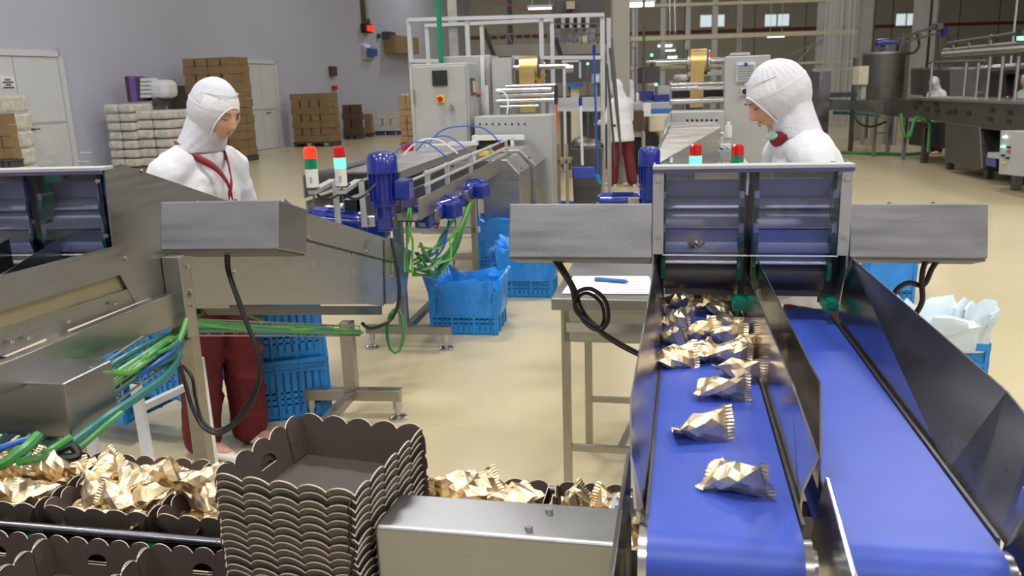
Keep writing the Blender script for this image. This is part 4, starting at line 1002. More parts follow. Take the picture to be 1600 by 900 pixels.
m=MB(); m.bf(L,4.6,4.9,-1.88,-1.74,.88,.90); m.build('belt_end','yellow_steel',t)
for k,(a,b) in enumerate(((4.62,-1.83),(4.70,-1.79),(4.66,-1.76))): sweet(L.w(a,b,.925),(.2*k,.3,k),k,'tiny gold sweet in the channel left of the blue motor, '+('left','rear','right')[k]+' of three',sc=1.1)
# signal towers with brackets
def twr(x,yb,d,label,lit,fr=L,h=.165,r=.019):
    tt=tower(fr,dep(x,yb,d),label,lit,h,r); return tt
twr(489,293,4.05,'signal tower with lit red top over the left line','r',h=.195,r=.030)
twr(534,291,4.15,'signal tower with lit green band over the left line','g',h=.195,r=.029)
t2=thing('tower_bracket','steel bracket arms and black cables holding the two signal towers of the left line','bracket',dep(515,300,4.3))
for x,d in ((489,4.05),(534,4.15)):
    c=dep(x,293,d); m=MB(); m.box(c+Vector((-.02,-.02,-.03)),(.04,0,0),(0,.5,0),(0,0,.02)); m.build('arm','grey_paint',t2)
    m=MB(); m.box(c+Vector((.03,.3,-.25)),(.03,0,0),(0,.02,0),(0,0,.24)); m.build('arm_post','grey_paint',t2)
    m=MB(); m.tube(spline([c+Vector((0,0,-.01)),c+Vector((.03,.05,-.06)),c+Vector((.08,.1,-.06)),c+Vector((.14,.2,-.01))],5),.007,6); m.build('tower_cable','black_cable',t2)
# -- blue gear motors
def vmotor(c,label,r=.078,h=.20):
    c=Vector(c); t=thing('gear_motor',label,'motor',c)
    m=MB(); m.lathe(c,(0,0,1),[(0,.05),(.0,.055),(.06,.055),(.065,r),(.08,r),(.08,r*.86),(h+.06,r*.86)],24); m.build('gearbox','motor_blue',t)
    m=MB()
    for k in range(14):
        an=2*pi*k/14; u=Vector((cos(an),sin(an),0)); w_=Vector((-sin(an),cos(an),0)); m.box(c+u*r*.8-w_*.003+Vector((0,0,.09)),u*r*.22,w_*.006,(0,0,h-.045))
    m.build('cooling_fin','motor_blue',t)
    m=MB(); m.lathe(c+Vector((0,0,h+.04)),(0,0,1),[(0,r),(0,r*1.05),(.085,r*1.05),(.105,r*.85),(.112,r*.4)],28); m.build('fan_cowl','motor_blue',t)
    m=MB(); m.cb(c+M.b*(r+.035)-M.a*.01+Vector((0,0,.15)),.085,.10,.11,Matrix.Rotation(-.2,3,'Z')); m.build('terminal_box','motor_blue',t,bevel=.012)
    m=MB(); m.cb(c+Vector((0,0,-.03)),.085,.085,.085,Matrix.Rotation(-.12,3,'Z')); m.build('worm_gear','motor_blue',t,bevel=.01)
    m=MB(); m.cyl(c+M.b*.045+Vector((0,0,-.02)),c+M.b*.055+Vector((0,0,-.02)),.04,seg=20); m.build('shaft_cover','steel_dark',t)
    m=MB(); m.cb(c-M.b*.09+Vector((0,0,-.02)),.07,.05,.06); m.build('coupling','chrome',t,bevel=.005)
    return t
cm=dep(603,345,4.55); vmotor(cm+Vector((0,0,.02)),'upright blue gear motor at the end of the left elevator panel')
def hmotor(c,dirv,label,s=1.0):
    c=Vector(c); d=Vector(dirv).normalized(); sd=d.cross(Vector((0,0,1))).normalized(); t=thing('gear_motor',label,'motor',c)
    m=MB(); m.lathe(c,d,[(0,.05*s),(.02*s,.062*s),(.05*s,.062*s),(.05*s,.056*s),(.20*s,.056*s),(.20*s,.062*s),(.27*s,.062*s),(.29*s,.045*s)],22); m.build('housing','motor_blue',t)
    m=MB()
    for k in range(12):
        an=2*pi*k/12; u=sd*cos(an)+Vector((0,0,1))*sin(an); w_=u.cross(d); m.box(c+u*.052*s-w_*.002+d*.055*s,u*.012*s,w_*.004,d*.14*s)
    m.build('cooling_fin','motor_blue',t)
    R_=Matrix((sd,d,Vector((0,0,1)))).transposed()
    m=MB(); m.cb(c-d*.05*s-Vector((0,0,.02*s)),.10*s,.10*s,.13*s,R_); m.build('worm_gear','motor_blue',t,bevel=.012*s)
    m=MB(); m.cyl(c-d*.101*s,c-d*.104*s,.022*s,seg=16); m.build('bore_cap','black',t)
    m=MB(); m.cb(c-d*.1015*s-Vector((0,0,.06*s)),.04*s,.003,.022*s,R_); m.build('type_plate','grey_paint_light',t)
    m=MB(); m.cb(c+sd*.085*s+d*.12*s-Vector((0,0,.01)),.07*s,.11*s,.09*s,R_); m.build('terminal_box','motor_blue',t,bevel=.01*s)
    m=MB(); m.lathe(c-d*.03*s-Vector((0,0,.02*s)),sd,[(.05*s,.038*s),(.065*s,.038*s)],20); m.build('flange','chrome',t)
    return t
hmotor(dep(672,330,5.15),L.a+L.b*.25,'blue gear motor lying behind the upright one, middle of the row',1.1)
hmotor(dep(722,300,5.9),L.a+L.b*.25,'smaller looking blue gear motor, farthest of the row on the left line',1.1)
hmotor(dep(575,350,4.75),-L.b*1.0+Vector((0,0,.1)),'long dark blue motor lying behind the left side panel',1.15)
# cables under the motors
def hang(n,x0,y0,d0,x1,y1,d1,sag,mt,r_,rnd):
    pts=[dep(x0+rnd.uniform(-4,4),y0,d0)]
    for k in (1,2,3):
        f=k/4; pts.append(dep(x0+(x1-x0)*f+rnd.uniform(-5,5),y0+(y1-y0)*f+sag*sin(pi*f)*rnd.uniform(.8,1.2),d0+(d1-d0)*f))
    pts.append(dep(x1+rnd.uniform(-4,4),y1,d1)); 
    m=MB(); m.tube(spline(pts,5),r_,6); return m.build('cable',mt,n)
t5=thing('cable_bundle','bundle of green and blue cables sagging from the motors beside the left line','cables',dep(690,400,5.2))
rn=random.Random(9)
for k in range(11): hang(t5,735,315,5.9,645+k*1.5,430-k*5,4.75,rn.uniform(25,70),('green_cable','lime_cable','green_cable','teal_cable')[k%4],.008,rn)
for k in range(5): hang(t5,705,345,5.4,650,395+k*6,4.75,rn.uniform(5,40),('blue_cable','green_cable','blue_cable','lime_cable','green_cable')[k],.007,rn)
for k in range(3): hang(t5,640,325,4.8,636+k*2,425,4.7,0,('lime_cable','green_cable','lime_cable')[k],.007,rn)
hang(t5,635,424,4.75,705,405,5.0,4,'lime_cable',.007,rn); hang(t5,712,340,5.3,703,405,5.1,0,'lime_cable',.006,rn)
hang(t5,690,345,5.3,660,330,5.2,20,'red',.006,rn)
# -- steel double hood at the end of the left line
t=thing('machine_housing','pair of slope-shouldered steel housings at the end of the left line','machine',L.w(8,-1.0,0))
def ph(x0,x1,xs,yt,ys,a0,a1):
    p=L.pa(x0,yt,a0); q=L.pa(x1,ys,a0); s_=L.pa(xs,yt,a0)
    return hood_box(t,L,p[1],q[1],a0,a1,.25,q[2],p[2],s_[1])
ph(752,812,791,250,272,7.3,8.0); ph(775,838,812,235,258,8.05,8.8)
for x,y in ((818,263),(818,270),(830,246)): bolt(-L.a,L.w(*L.pa(x-3,y,7.28)),.012,.01,t)
for b in (-1.25,-.85):
    for a in (7.4,8.6): lbm=MB(); lbm.bf(L,a,a+.05,b-.025,b+.025,0,.26); lbm.build('leg','steel_floorish',t)
# -- left wrapper: cabinet, feed box, rollers, frame
t=thing('control_cabinet','tall grey control cabinet with red and yellow switch and black fan grille','cabinet',L.w(9.0,-1.8,0))
r_=pp(t,L,9.0,646,99,733,240,.55,'body','grey_paint',.01,True)
pp(t,L,8.97,649,103,729,250,.03,'door','grey_paint',.006)
pp(t,L,8.94,675,110,698,134,.03,'fan_grille','black',.004)
pp(t,L,8.94,682,149,694,161,.03,'switch_plate','yellow'); 
c=L.w(*L.pa(688,155,8.94)); m=MB(); m.cyl(c,c-L.a*.03,.03,seg=16).cb(c-L.a*.035,.015,.02,.055); m.build('switch_knob','red',t)
c=L.w(*L.pa(706,168,8.97)); m=MB(); m.cyl(c,c-L.a*.04,.03,seg=14).cb(c-L.a*.05,.02,.02,.09); m.build('lock_handle','chrome',t)
pp(t,L,8.94,645,139,648,165,.03,'hinge','chrome')
b1=r_[1]
for (a0,a1,z0,z1,nm,mtn) in ((9.12,9.3,1.50,1.68,'touch_frame','dark_grey'),(9.15,9.27,1.53,1.65,'touch_screen','label_tan')):
    m=MB(); m.bf(L,a0,a1,b1,b1+(.02 if nm[6]=='f' else .025),z0,z1); m.build(nm,mtn,t)
m=MB(); c=L.w(9.42,b1+.01,1.5); m.cyl(c,c+L.b*.04,.025); m.build('stop_button','red',t)
t=thing('control_cabinet','rear grey cabinet set back behind the switch cabinet of the left line','cabinet',L.w(9.9,-1.5,0))
pp(t,L,9.75,696,87,768,240,.6,'body','grey_paint',.01,True); pp(t,L,9.72,752,88,758,190,.02,'corner_strip','white_paint'); pp(t,L,9.6,758,133,764,185,.05,'gauge_strip','white_paint')
t=thing('feed_box','grey perforated feed box in front of the gold film of the left line','machine',L.w(9.2,-1.2,0))
pp(t,L,8.9,742,181,862,240,.5,'body','grey_paint',.008,True)
for k in range(8):
    c=L.w(*L.pa(750+k*10,194,8.9)); m=MB(); m.cyl(c,c-L.a*.006,.011,seg=10); m.build('hole_plug','black',t)
pp(t,L,8.7,738,212,818,219,.12,'white_bar','white_paint'); pp(t,L,8.7,738,212,743,252,.12,'white_bar','white_paint'); pp(t,L,8.7,798,216,803,250,.12,'white_bar','white_paint')
pp(t,L,8.75,744,219,800,238,.1,'opening','black'); pp(t,L,8.72,765,226,797,236,.06,'chocolate_row','brown_choc'); pp(t,L,8.5,748,238,768,243,.2,'yellow_guide','yellow')
pp(t,L,8.6,700,222,745,228,.1,'white_bar','white_paint'); pp(t,L,8.6,660,226,700,232,.1,'white_bar','white_paint'); pp(t,L,8.6,662,226,666,250,.08,'white_bar','white_paint')
t=thing('roller_frame','chrome shafts and rollers carrying the gold film of the left line','rollers',L.w(9.5,-1.1,1.2))
def shaft(fr,a,x0,x1,y,r_,nm='roller',mt='chrome'):
    p=fr.pa(x0,y,a); q=fr.pa(x1,y,a); m=MB(); m.cyl(fr.w(a,p[1],(p[2]+q[2])/2),fr.w(a,q[1],(p[2]+q[2])/2),r_,seg=16); return m.build(nm,mt,t)
shaft(L,9.65,780,888,105,.030,'shaft'); shaft(L,9.65,884,896,107,.045,'shaft_knob')
for y,x0,x1,rr_ in ((141,776,862,.028),(148,780,868,.022),(157,776,866,.02),(134,790,868,.015),(166,782,842,.012)): shaft(L,9.3,x0,x1,y,rr_)
pp(t,L,9.55,770,90,800,180,.25,'side_frame','grey_paint'); pp(t,L,9.35,776,160,782,182,.1,'bracket','steel'); pp(t,L,9.35,857,130,864,182,.15,'side_frame','chrome')
pp(t,L,9.25,866,134,871,163,.05,'sensor','black')
m=MB(); m.tube(spline([dep(869,163,9.3),dep(871,185,9.3),dep(868,215,9.3),dep(866,240,9.3),dep(865,255,9.3)],4),.012,6); m.build('orange_hose','orange',t)
m=MB(); m.tube(spline([dep(774,142,9),dep(788,145,9),dep(794,160,9),dep(792,178,9)],4),.008,6); m.build('air_hose','white_paint',t)
roll(L,9.5,811,87,839,125,'gold film reel, nearer of the two on the left line',176)
roll(L,10.2,838,88,852,120,'smaller looking gold film reel behind the near one on the left line',134)
# guard frame
t=thing('guard_frame','tall open frame of light grey square posts around the left wrapper','frame',L.w(10.3,-.9,0))
def post(fr,a,x,y0,w=.05,mt='grey_paint_light',floor=True,nm='post',y1=300):
    q=fr.pa(x,y0,a); z1=q[2]; z0=0 if floor else fr.pa(x,y1,a)[2]; m=MB(); m.bf(fr,a,a+w,q[1]-w/2,q[1]+w/2,z0,z1); return m.build(nm,mt,t)
def bar(fr,a,x0,y0,x1,y1,w=.05,mt='grey_paint_light',nm='bar',a2=None):
    p=fr.w(*fr.pa(x0,y0,a)); q=fr.w(*fr.pa(x1,y1,a2 or a)); m=MB(); m.tube([p,q],w*.6,4); return m.build(nm,mt,t)
for x,y,a in ((638,31,10.2),(666,38,11.2),(729,30,10.2),(752,35,11.2),(845,25,10.2),(862,30,11.2),(941,22,10.2)): post(L,a,x,y)
bar(L,10.2,637,31,944,23); bar(L,11.2,664,40,865,31); bar(L,10.2,640,95,700,95); bar(L,10.2,800,90,940,90); bar(L,10.2,860,171,940,171)
post(L,10.9,951,28,.05,'grey_paint')
m=MB(); r2=pbox(m,L,10.3,862,152,938,171,.02); m.build('panel','grey_paint_light',t)
t=thing('slanted_bars','two dark slanted bars leaning right of the guard frame','bars',L.w(10.6,.3,0))
bar(L,10.3,953,75,968,215,.035,'dark_grey'); bar(L,10.3,956,60,972,260,.03,'steel_dark'); bar(L,10.4,948,100,962,260,.03,'steel_dark')
# brush, dustpan, squeegee, dark bin
t=thing('dustpan','long handled dustpan with blue pan and white handle on the guard frame','dustpan',L.w(*L.pa(912,275,9.6)))
q=L.w(*L.pa(910,258,9.6)); e=L.w(*L.pa(907,165,9.6)); m=MB(); m.cyl(q,e,.016,seg=10); m.build('handle','white_paint',t)
m=MB(); m.cyl(e,e+Vector((0,0,.09)),.02,seg=10); m.build('grip','motor_blue',t)
p=[L.w(*L.pa(x,y,9.6)) for x,y in ((893,261),(927,261),(931,278),(897,279))]; m=MB(); m.prism(p,L.a*.07); m.build('pan','belt_blue',t,bevel=.01)
t=thing('squeegee','blue handled brush hanging beside the dustpan','brush',L.w(*L.pa(934,285,9.7)))
q=L.w(*L.pa(934,272,9.8)); e=L.w(*L.pa(928,82,9.8)); m=MB(); m.cyl(q,e,.013,seg=10); m.build('handle','blue_cable',t)
m=MB(); m.cyl(e+Vector((0,0,-.02)),e+Vector((0,0,.08)),.02,seg=10); m.build('grip','motor_blue',t)
p=[L.w(*L.pa(x,y,9.75)) for x,y in ((930,272),(936,274),(939,288),(935,287))]; m=MB(); m.prism(p,L.a*.07); m.build('brush_head','crate_blue',t)
t=thing('waste_bin','dark grey bin full of bags behind the dustpan','bin',L.w(10.1,-.2,0))
m=MB(); p=L.pa(892,232,10.0); q=L.pa(941,232,10.0); m.prism([L.w(10.0,p[1],p[2]),L.w(10.0,q[1],p[2]),L.w(10.0,q[1]-.03,0),L.w(10.0,p[1]+.03,0)],L.a*.4); m.build('body','dark_grey',t,bevel=.01)
m=MB(); m.ell(L.w(10.2,(p[1]+q[1])/2,p[2]),(.2,.18,.1)); m.ell(L.w(10.2,(p[1]+q[1])/2-.08,p[2]+.03),(.12,.12,.1)); m.build('bag','steel_dark',t)
t=thing('step_stand','yellowish steel step stand left of the waste bin','stand',L.w(9.6,-.5,0))
for x in (872,885):
    post(L,9.5,x,225,.035,'yellow_steel')
bar(L,9.5,866,268,888,268,.03,'yellow_steel'); pp(t,L,9.5,866,250,890,256,.4,'tread','yellow_steel')
t=thing('blue_tub','small round blue tub on the floor beyond the left wing cover','tub',gz(878,335)); c=gz(880,338)
m=MB(); m.lathe(c,(0,0,1),[(0,.13),(.16,.17),(.17,.18),(.165,.16),(.02,.12)],24); m.build('shell','crate_blue',t)
# -- right wrapper (frame N)
t=thing('control_cabinet','grey control cabinet with white vent and selector behind the woman at right','cabinet',N.w(7.9,1.3,0))
r_=pp(t,N,7.9,1131,87,1201,250,.7,'body','grey_paint',.01,True)
r3=pp(t,N,7.87,1151,97,1180,128,.03,'vent','white_paint')
for k in range(7): pp(t,N,7.855,1152,101+k*3.9,1179,102.5+k*3.9,.02,'vent_slot','grey_paint')
pp(t,N,7.85,1163,98,1168,103,.02,'vent_badge','motor_blue')
pp(t,N,7.87,1158,137,1170,149,.03,'switch_plate','white_paint'); c=N.w(*N.pa(1164,143,7.86)); m=MB(); m.cyl(c,c-N.a*.03,.025,seg=14).cb(c-N.a*.035,.014,.02,.05); m.build('selector','black',t)
pp(t,N,8.0,1142,82,1172,86,.3,'top_vent','grey_paint_light')
t=thing('feed_box','grey perforated feed box in front of the gold film of the right line','machine',N.w(7.9,.5,0))
r4=pp(t,N,7.7,1048,174,1131,250,.5,'body','grey_paint',.008,True)
for k in range(7):
    c=N.w(*N.pa(1074+k*7.6,188,7.7)); m=MB(); m.cyl(c,c-N.a*.006,.011,seg=10); m.build('hole_plug','black',t)
pp(t,N,7.5,1066,208,1132,213,.1,'white_bar','white_paint'); pp(t,N,7.5,1066,208,1070,245,.1,'white_bar','white_paint'); pp(t,N,7.5,1124,210,1130,245,.1,'white_bar','white_paint')
pp(t,N,7.6,1070,214,1124,224,.08,'opening','black'); pp(t,N,7.1,1062,226,1142,232,.1,'white_bar','white_paint')
pp(t,N,7.0,1066,231,1134,246,.1,'valve_row','grey_paint_light')
p=[N.w(7.6,N.pa(x,y,7.6)[1],N.pa(x,y,7.6)[2]) for x,y in ((1048,176),(1038,188),(1038,260),(1050,260))]; m=MB(); m.prism(p,N.a*.6); m.build('chamfer','grey_paint',t)
m=MB(); c=N.w(*N.pa(1138,205,7.4)); m.cyl(c-Vector((0,0,.05)),c+Vector((0,0,.05)),.03,seg=14).cyl(c+Vector((0,0,.05)),c+Vector((0,0,.08)),.015,seg=10); m.build('filter_cup','white_paint',t)
t=thing('roller_frame','chrome rollers and reel shaft of the right line with black gap between','rollers',N.w(8.1,.5,1.2))
for x0,x1,y,rr_ in ((1025,1076,97,.030),(1108,1132,95,.028),(1010,1026,96,.012)): shaft(N,8.2,x0,x1,y,rr_,'shaft')
for y,rr_ in ((131,.020),(137,.022),(157,.028)): shaft(N,7.95,1048,1131,y,rr_)
shaft(N,7.9,1092,1131,138,.014)
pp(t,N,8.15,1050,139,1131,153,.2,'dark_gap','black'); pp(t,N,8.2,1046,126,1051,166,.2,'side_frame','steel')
for x in (1076,1108): 
    c=N.w(*N.pa(x,96,8.2)); m=MB(); m.cyl(c-N.b*.008,c+N.b*.008,.10,seg=24); m.build('reel_clamp','chrome',t)
roll(N,8.1,1079,76,1104,118,'gold film reel on the right line seen edge on',168)
t=thing('machine_housing','sloping grey steel cover beside the right line, left of its signal towers','machine',N.w(6,.3,0))
m=MB()
p=N.pa(1016,262,6.3); q=N.pa(1042,196,6.9)
m.prism([N.w(6.3,p[1],0),N.w(6.3,p[1],p[2]),N.w(6.5,q[1],q[2]),N.w(6.5,q[1]+.4,q[2]),N.w(6.5,q[1]+.4,0)],N.a*.9); m.build('cover','steel',t,bevel=.006)
bar(N,6.2,1013,262,1048,195,.02,'chrome','edge_bar')
for k in range(4):
    m=MB(); x=1066+k*14; m.tube(spline([dep(x,247,6.4),dep(x+3,232,6.4),dep(x+20,226,6.5),dep(x+38,236,6.6)],6),.008,6); m.build('air_hose','blue_cable' if k%2==0 else 'white_paint',t)
for x in (1086,1151):
    twr(x,289,3.95,'signal tower with red top behind the acrylic guard, '+('left' if x<1100 else 'right')+' of the right pair','g' if x<1100 else 'x',N,h=.19,r=.028)
    t=thing('tower_stand','steel stand under the '+('left' if x<1100 else 'right')+' red signal tower of the right pair','bracket',dep(x,300,3.95)*1)
    c=dep(x,292,3.95); m=MB(); m.box((c.x-.03,c.y-.03,c.z-.24),(.06,0,0),(0,.06,0),(0,0,.235)); m.build('post','steel_dark',t)
t=thing('infeed_conveyor','grey infeed conveyor behind the right hopper under the red signal towers','conveyor',N.w(5,.17,0))
m=MB(); m.bf(N,3.9,7.2,-.08,.42,.86,.93); m.build('bed','steel',t)
for b in (-.08,.42): m=MB(); m.bf(N,3.9,7.2,b-.01,b+.01,.93,1.03); m.build('side_rail','grey_paint',t)
for a in (4.4,6.8):
    for b in (-.05,.39): m=MB(); m.bf(N,a,a+.05,b-.025,b+.025,0,.86); m.build('leg','steel_floorish',t)
vmotor(dep(1014,305,4.9)+Vector((0,0,-.02)),'upright blue gear motor at the left of the right line',.06,.15)
hmotor(dep(1003,315,5.0),-N.b,'blue motor body lying low at the left of the right line',.9)
# ---- small table with drawer slide, paper and pen
A0=N.pz(862,470,.84); 
t=thing('work_table','stainless steel work table with slotted drawer rail between the two lines','table',N.w(3.4,-.15,0))
TZ=.84
p1=N.pz(861,466,TZ); p2=N.pz(1030,472,TZ); p3=N.pz(888,409,TZ)
a0,a1,b0,b1=p1[0],p3[0],p1[1],p2[1]+.12
m=MB(); m.bf(N,a0,a1,b0,b1,TZ-.045,TZ); m.build('table_top','steel_box',t,bevel=.004)
m=MB(); m.bf(N,a0+.03,a0+.07,b0+.04,b1-.03,TZ-.17,TZ-.045); m.build('apron','steel',t)
m=MB(); m.bf(N,a0+.02,a0+.03,b0+.05,b1-.05,TZ-.13,TZ-.095); sl_=m.build('drawer_slide','chrome',t)
for k in range(22):
    if 9<k<12: continue
    m=MB(); b=b0+.075+k*.0155; m.bf(N,a0+.016,a0+.0205,b,b+.007,TZ-.117,TZ-.108); m.build('slot','black',sl_)
legs_=[(a0+.03,b0+.03),(a1-.05,b0+.05),(a0+.03,b1-.06),(a1-.05,b1-.06)]
for a,b in legs_: m=MB(); m.bf(N,a,a+.03,b,b+.03,0,TZ-.045); m.build('leg','steel_floorish',t)
zr=N.pa(950,627,a1-.05)[2]; m=MB(); m.bf(N,a1-.04,a1-.02,b0+.05,b1-.05,zr-.012,zr+.012); m.build('stretcher','steel_floorish',t)
zr2=N.pa(940,702,a0+.04)[2]; m=MB(); m.bf(N,a0+.035,a0+.055,b0+.03,b1-.05,zr2-.012,zr2+.012); m.build('stretcher','steel_floorish',t)
strut(N.w(a1-.03,b0+.30,zr),N.w(a0+.05,b0+.24,zr2),.022,'stretcher',par=t)
pq=[N.pz(x,y,TZ+.002) for x,y in ((878,459),(896,432),(1014,432),(1024,460))]
m=MB(); m.prism([N.w(*q) for q in pq],(0,0,.002)); o=one(m,'printed_sheet','white printed sheets of paper lying on the steel work table','paper','paper')
for k in range(7):
    f=(k+.5)/7; u=Vector(N.w(*pq[0])).lerp(N.w(*pq[1]),f); v=Vector(N.w(*pq[3])).lerp(N.w(*pq[2]),f); m=MB(); m.tube([u.lerp(v,.06)+Vector((0,0,.0023)),u.lerp(v,.9)+Vector((0,0,.0023))],.0006,4); q=m.build('print_line','grey_paint'); q.parent=o; q.location=-o.location
c0=N.w(*N.pz(930,436,TZ+.012)); c1=N.w(*N.pz(982,440,TZ+.012)); t=thing('marker_pen','blue marker pen lying on the printed sheets','pen',c0)
m=MB(); m.cyl(c0,c0.lerp(c1,.85),.0085,seg=12); m.build('barrel','pen_blue',t); m=MB(); m.cyl(c0.lerp(c1,.85),c1,.0085,.002,seg=12); m.build('tip','pen_blue',t)
# ---- crates and bags
def crate(c,fr,w,d,h,label,mt='crate_blue',group=None,lip=True):
    c=Vector(c); t=thing('plastic_crate',label,'crate',c,group); th=.006; tp=.93
    def wall(p0,p1,nrm):
        p0,p1=Vector(p0),Vector(p1); L_=(p1-p0).length; u=(p1-p0)/L_; m=MB()
        # solid bands plus ribs, real slots between
        z_=[0,.24,.27,.34,.37,.44,.47,.80]
        for k in range(0,8,2): m.box(p0+Vector((0,0,h*z_[k])),u*L_,nrm*th,(0,0,h*(z_[k+1]-z_[k])))
        n=max(4,int(L_/.035))
        for k in range(n+1): m.box(p0+u*(L_-.012)*k/n+Vector((0,0,h*.1)),u*.012,nrm*th,(0,0,h*.75))
        m.box(p0+nrm*th+Vector((0,0,h*.78)),u*L_,-nrm*.004,(0,0,h*.18)); m.box(p0-nrm*.010+Vector((0,0,h*.94)),u*L_,nrm*.022,(0,0,h*.06)); m.box(p0-nrm*.007+Vector((0,0,h*.80)),u*L_,nrm*.01,(0,0,h*.03))
        for q in (0,.31,.64,.96): m.box(p0+u*L_*q-nrm*.008,u*L_*.04,nrm*.01,(0,0,h*.94))
        return m.build('side_panel',mt,t)
    A=c-fr.b*w/2-fr.a*d/2; B_=c+fr.b*w/2-fr.a*d/2; C_=c+fr.b*w/2+fr.a*d/2; D_=c-fr.b*w/2+fr.a*d/2
    wall(A,B_,fr.a); wall(B_,C_,-fr.b); wall(C_,D_,-fr.a); wall(D_,A,fr.b)
    m=MB(); m.box(A+Vector((0,0,.004)),fr.b*w,fr.a*d,(0,0,.008)); m.build('base',mt,t)
    return t
def liner(c,fr,w,d,z0,z1,label,mt,flare=.03,seed=1,open_h=.10):
    c=Vector(c); rows=[]; n=64; rr_=random.Random(seed)
    prof=[(z0,1.08,.004),(z0+.02,1.10,.01),((z0+z1)/2,1.10,.013),(z1-.04,1.11+flare*.3,.015),(z1,1.08+flare,.02),(z1+.008,1.02+flare,.02),(z1-.03,.93,.014),(z1-open_h,.90,.01),(z1-open_h-.05,.5,.02),(z1-open_h-.06,.02,0)]
    for i,(z,s_,am) in enumerate(prof):
        row=[]
        for k in range(n):
            an=2*pi*k/n; e=5; x=abs(cos(an))**(2/e)*copysign(1,cos(an)); y=abs(sin(an))**(2/e)*copysign(1,sin(an))
            nz=noise.noise(Vector((cos(an)*4+seed,sin(an)*4,z*14)))+.5*noise.noise(Vector((cos(an)*11,sin(an)*11+seed,z*9)))
            row.append(c+fr.b*(x*w/2*s_+nz*am*2*x)+fr.a*(y*d/2*s_+nz*am*2*y)+Vector((0,0,z+nz*am*(2.2 if i in (3,4,5) else .5))))
        rows.append(row)
    m=MB(); m.grid(rows,True,True); return m
cG=gz(725,522); c=Vector((cG.x+.03,cG.y+.15,0))
crate(c,L,.44,.34,.30,'low blue crate lined with a crumpled blue bag, nearest in the middle aisle',group=None)
one(liner(c,L,.44,.34,.12,.36,'','bag_blue',.05,2),'bag_liner','translucent crumpled blue bag lining the low crate in the middle aisle','bag','bag_blue')
c=gz(822,466)+Vector((.0,.2,0)); crate(c,L,.46,.36,.28,'blue crate under a tall blue bag behind the middle aisle crate')
one(liner(c,L,.46,.36,.13,.38,'','bag_blue',.03,5),'bag_liner','tall wrinkled blue bag in the crate partly behind the left wing cover','bag','bag_blue')
c=gz(780,440)+Vector((.05,.5,0)); crate(c,L,.40,.34,.30,'blue crate farthest back, behind the two bagged crates'); one(liner(c,L,.40,.34,.15,.46,'','bag_blue',.02,8),'bag_liner','blue bag farthest back beside the steel post','bag','bag_blue')
# stack behind the left machine
cs=gz(445,654)+Vector((-.0,.20,0)); sf=Fr(-14)
for k,(dz,lb_) in enumerate(((0,'lowest blue crate of the stack behind the woman'),(.31,'middle blue crate of the stack behind the woman'),(.62,'top blue crate of the stack behind the woman, under the steel panel'))):
    crate(cs+Vector((-.02*k,.02*k,dz)),sf,.36,.44,.31,lb_,group='stacked blue crates')
# crates at the left under the trough
for (x,y,z,w_,lb_) in ((235,520,.55,.42,'blue crate behind the green cables under the left trough, right one'),(150,560,.42,.40,'blue perforated crate low behind the green cables, left one')):
    q=gz(x,y,z); 
    crate(Vector((q.x,q.y+.15,z-.30)),Fr(20),w_,.34,.34,lb_)
t=thing('crate_trolley','white painted steel trolley legs behind the green cables','trolley',gz(230,700))
for x0,y0,x1,y1,d in ((212,600,236,742,2.75),(310,560,334,735,2.75),(140,670,152,728,2.7)):
    p=dep(x0,y0,d); q=dep(x1,y1,d); q2=p+(q-p)*(p.z/(p.z-q.z)); m=MB(); dd=(p-q2); m.box(q2-Vector((.014,.014,0)),(.028,0,0),(0,.028,0),dd); m.build('leg','white_paint',t)
p=dep(215,640,2.78); q=dep(300,600,3.1); m=MB(); m.tube([p,q],.016,4); m.build('brace','white_paint',t)
# white lined bin and blue bag at right
c=gz(1470,705)+Vector((0,.10,0)); c.z=0
crate(c,N,.30,.28,.50,'tall blue bin with a white plastic liner right of the belts')
one(liner(c,N,.30,.28,.46,.61,'','bag_white',.10,3,.12),'bag_liner','crumpled white plastic liner draped over the blue bin at right','bag','bag_white',smooth=0)
c=gz(1392,480)+Vector((.05,.25,0)); crate(c,N,.34,.30,.30,'blue crate under a blue bag beyond the right wing cover'); one(liner(c,N,.34,.32,.1,.42,'','bag_blue',.03,11),'bag_liner','shiny blue bag just below the right wing cover','bag','bag_blue')
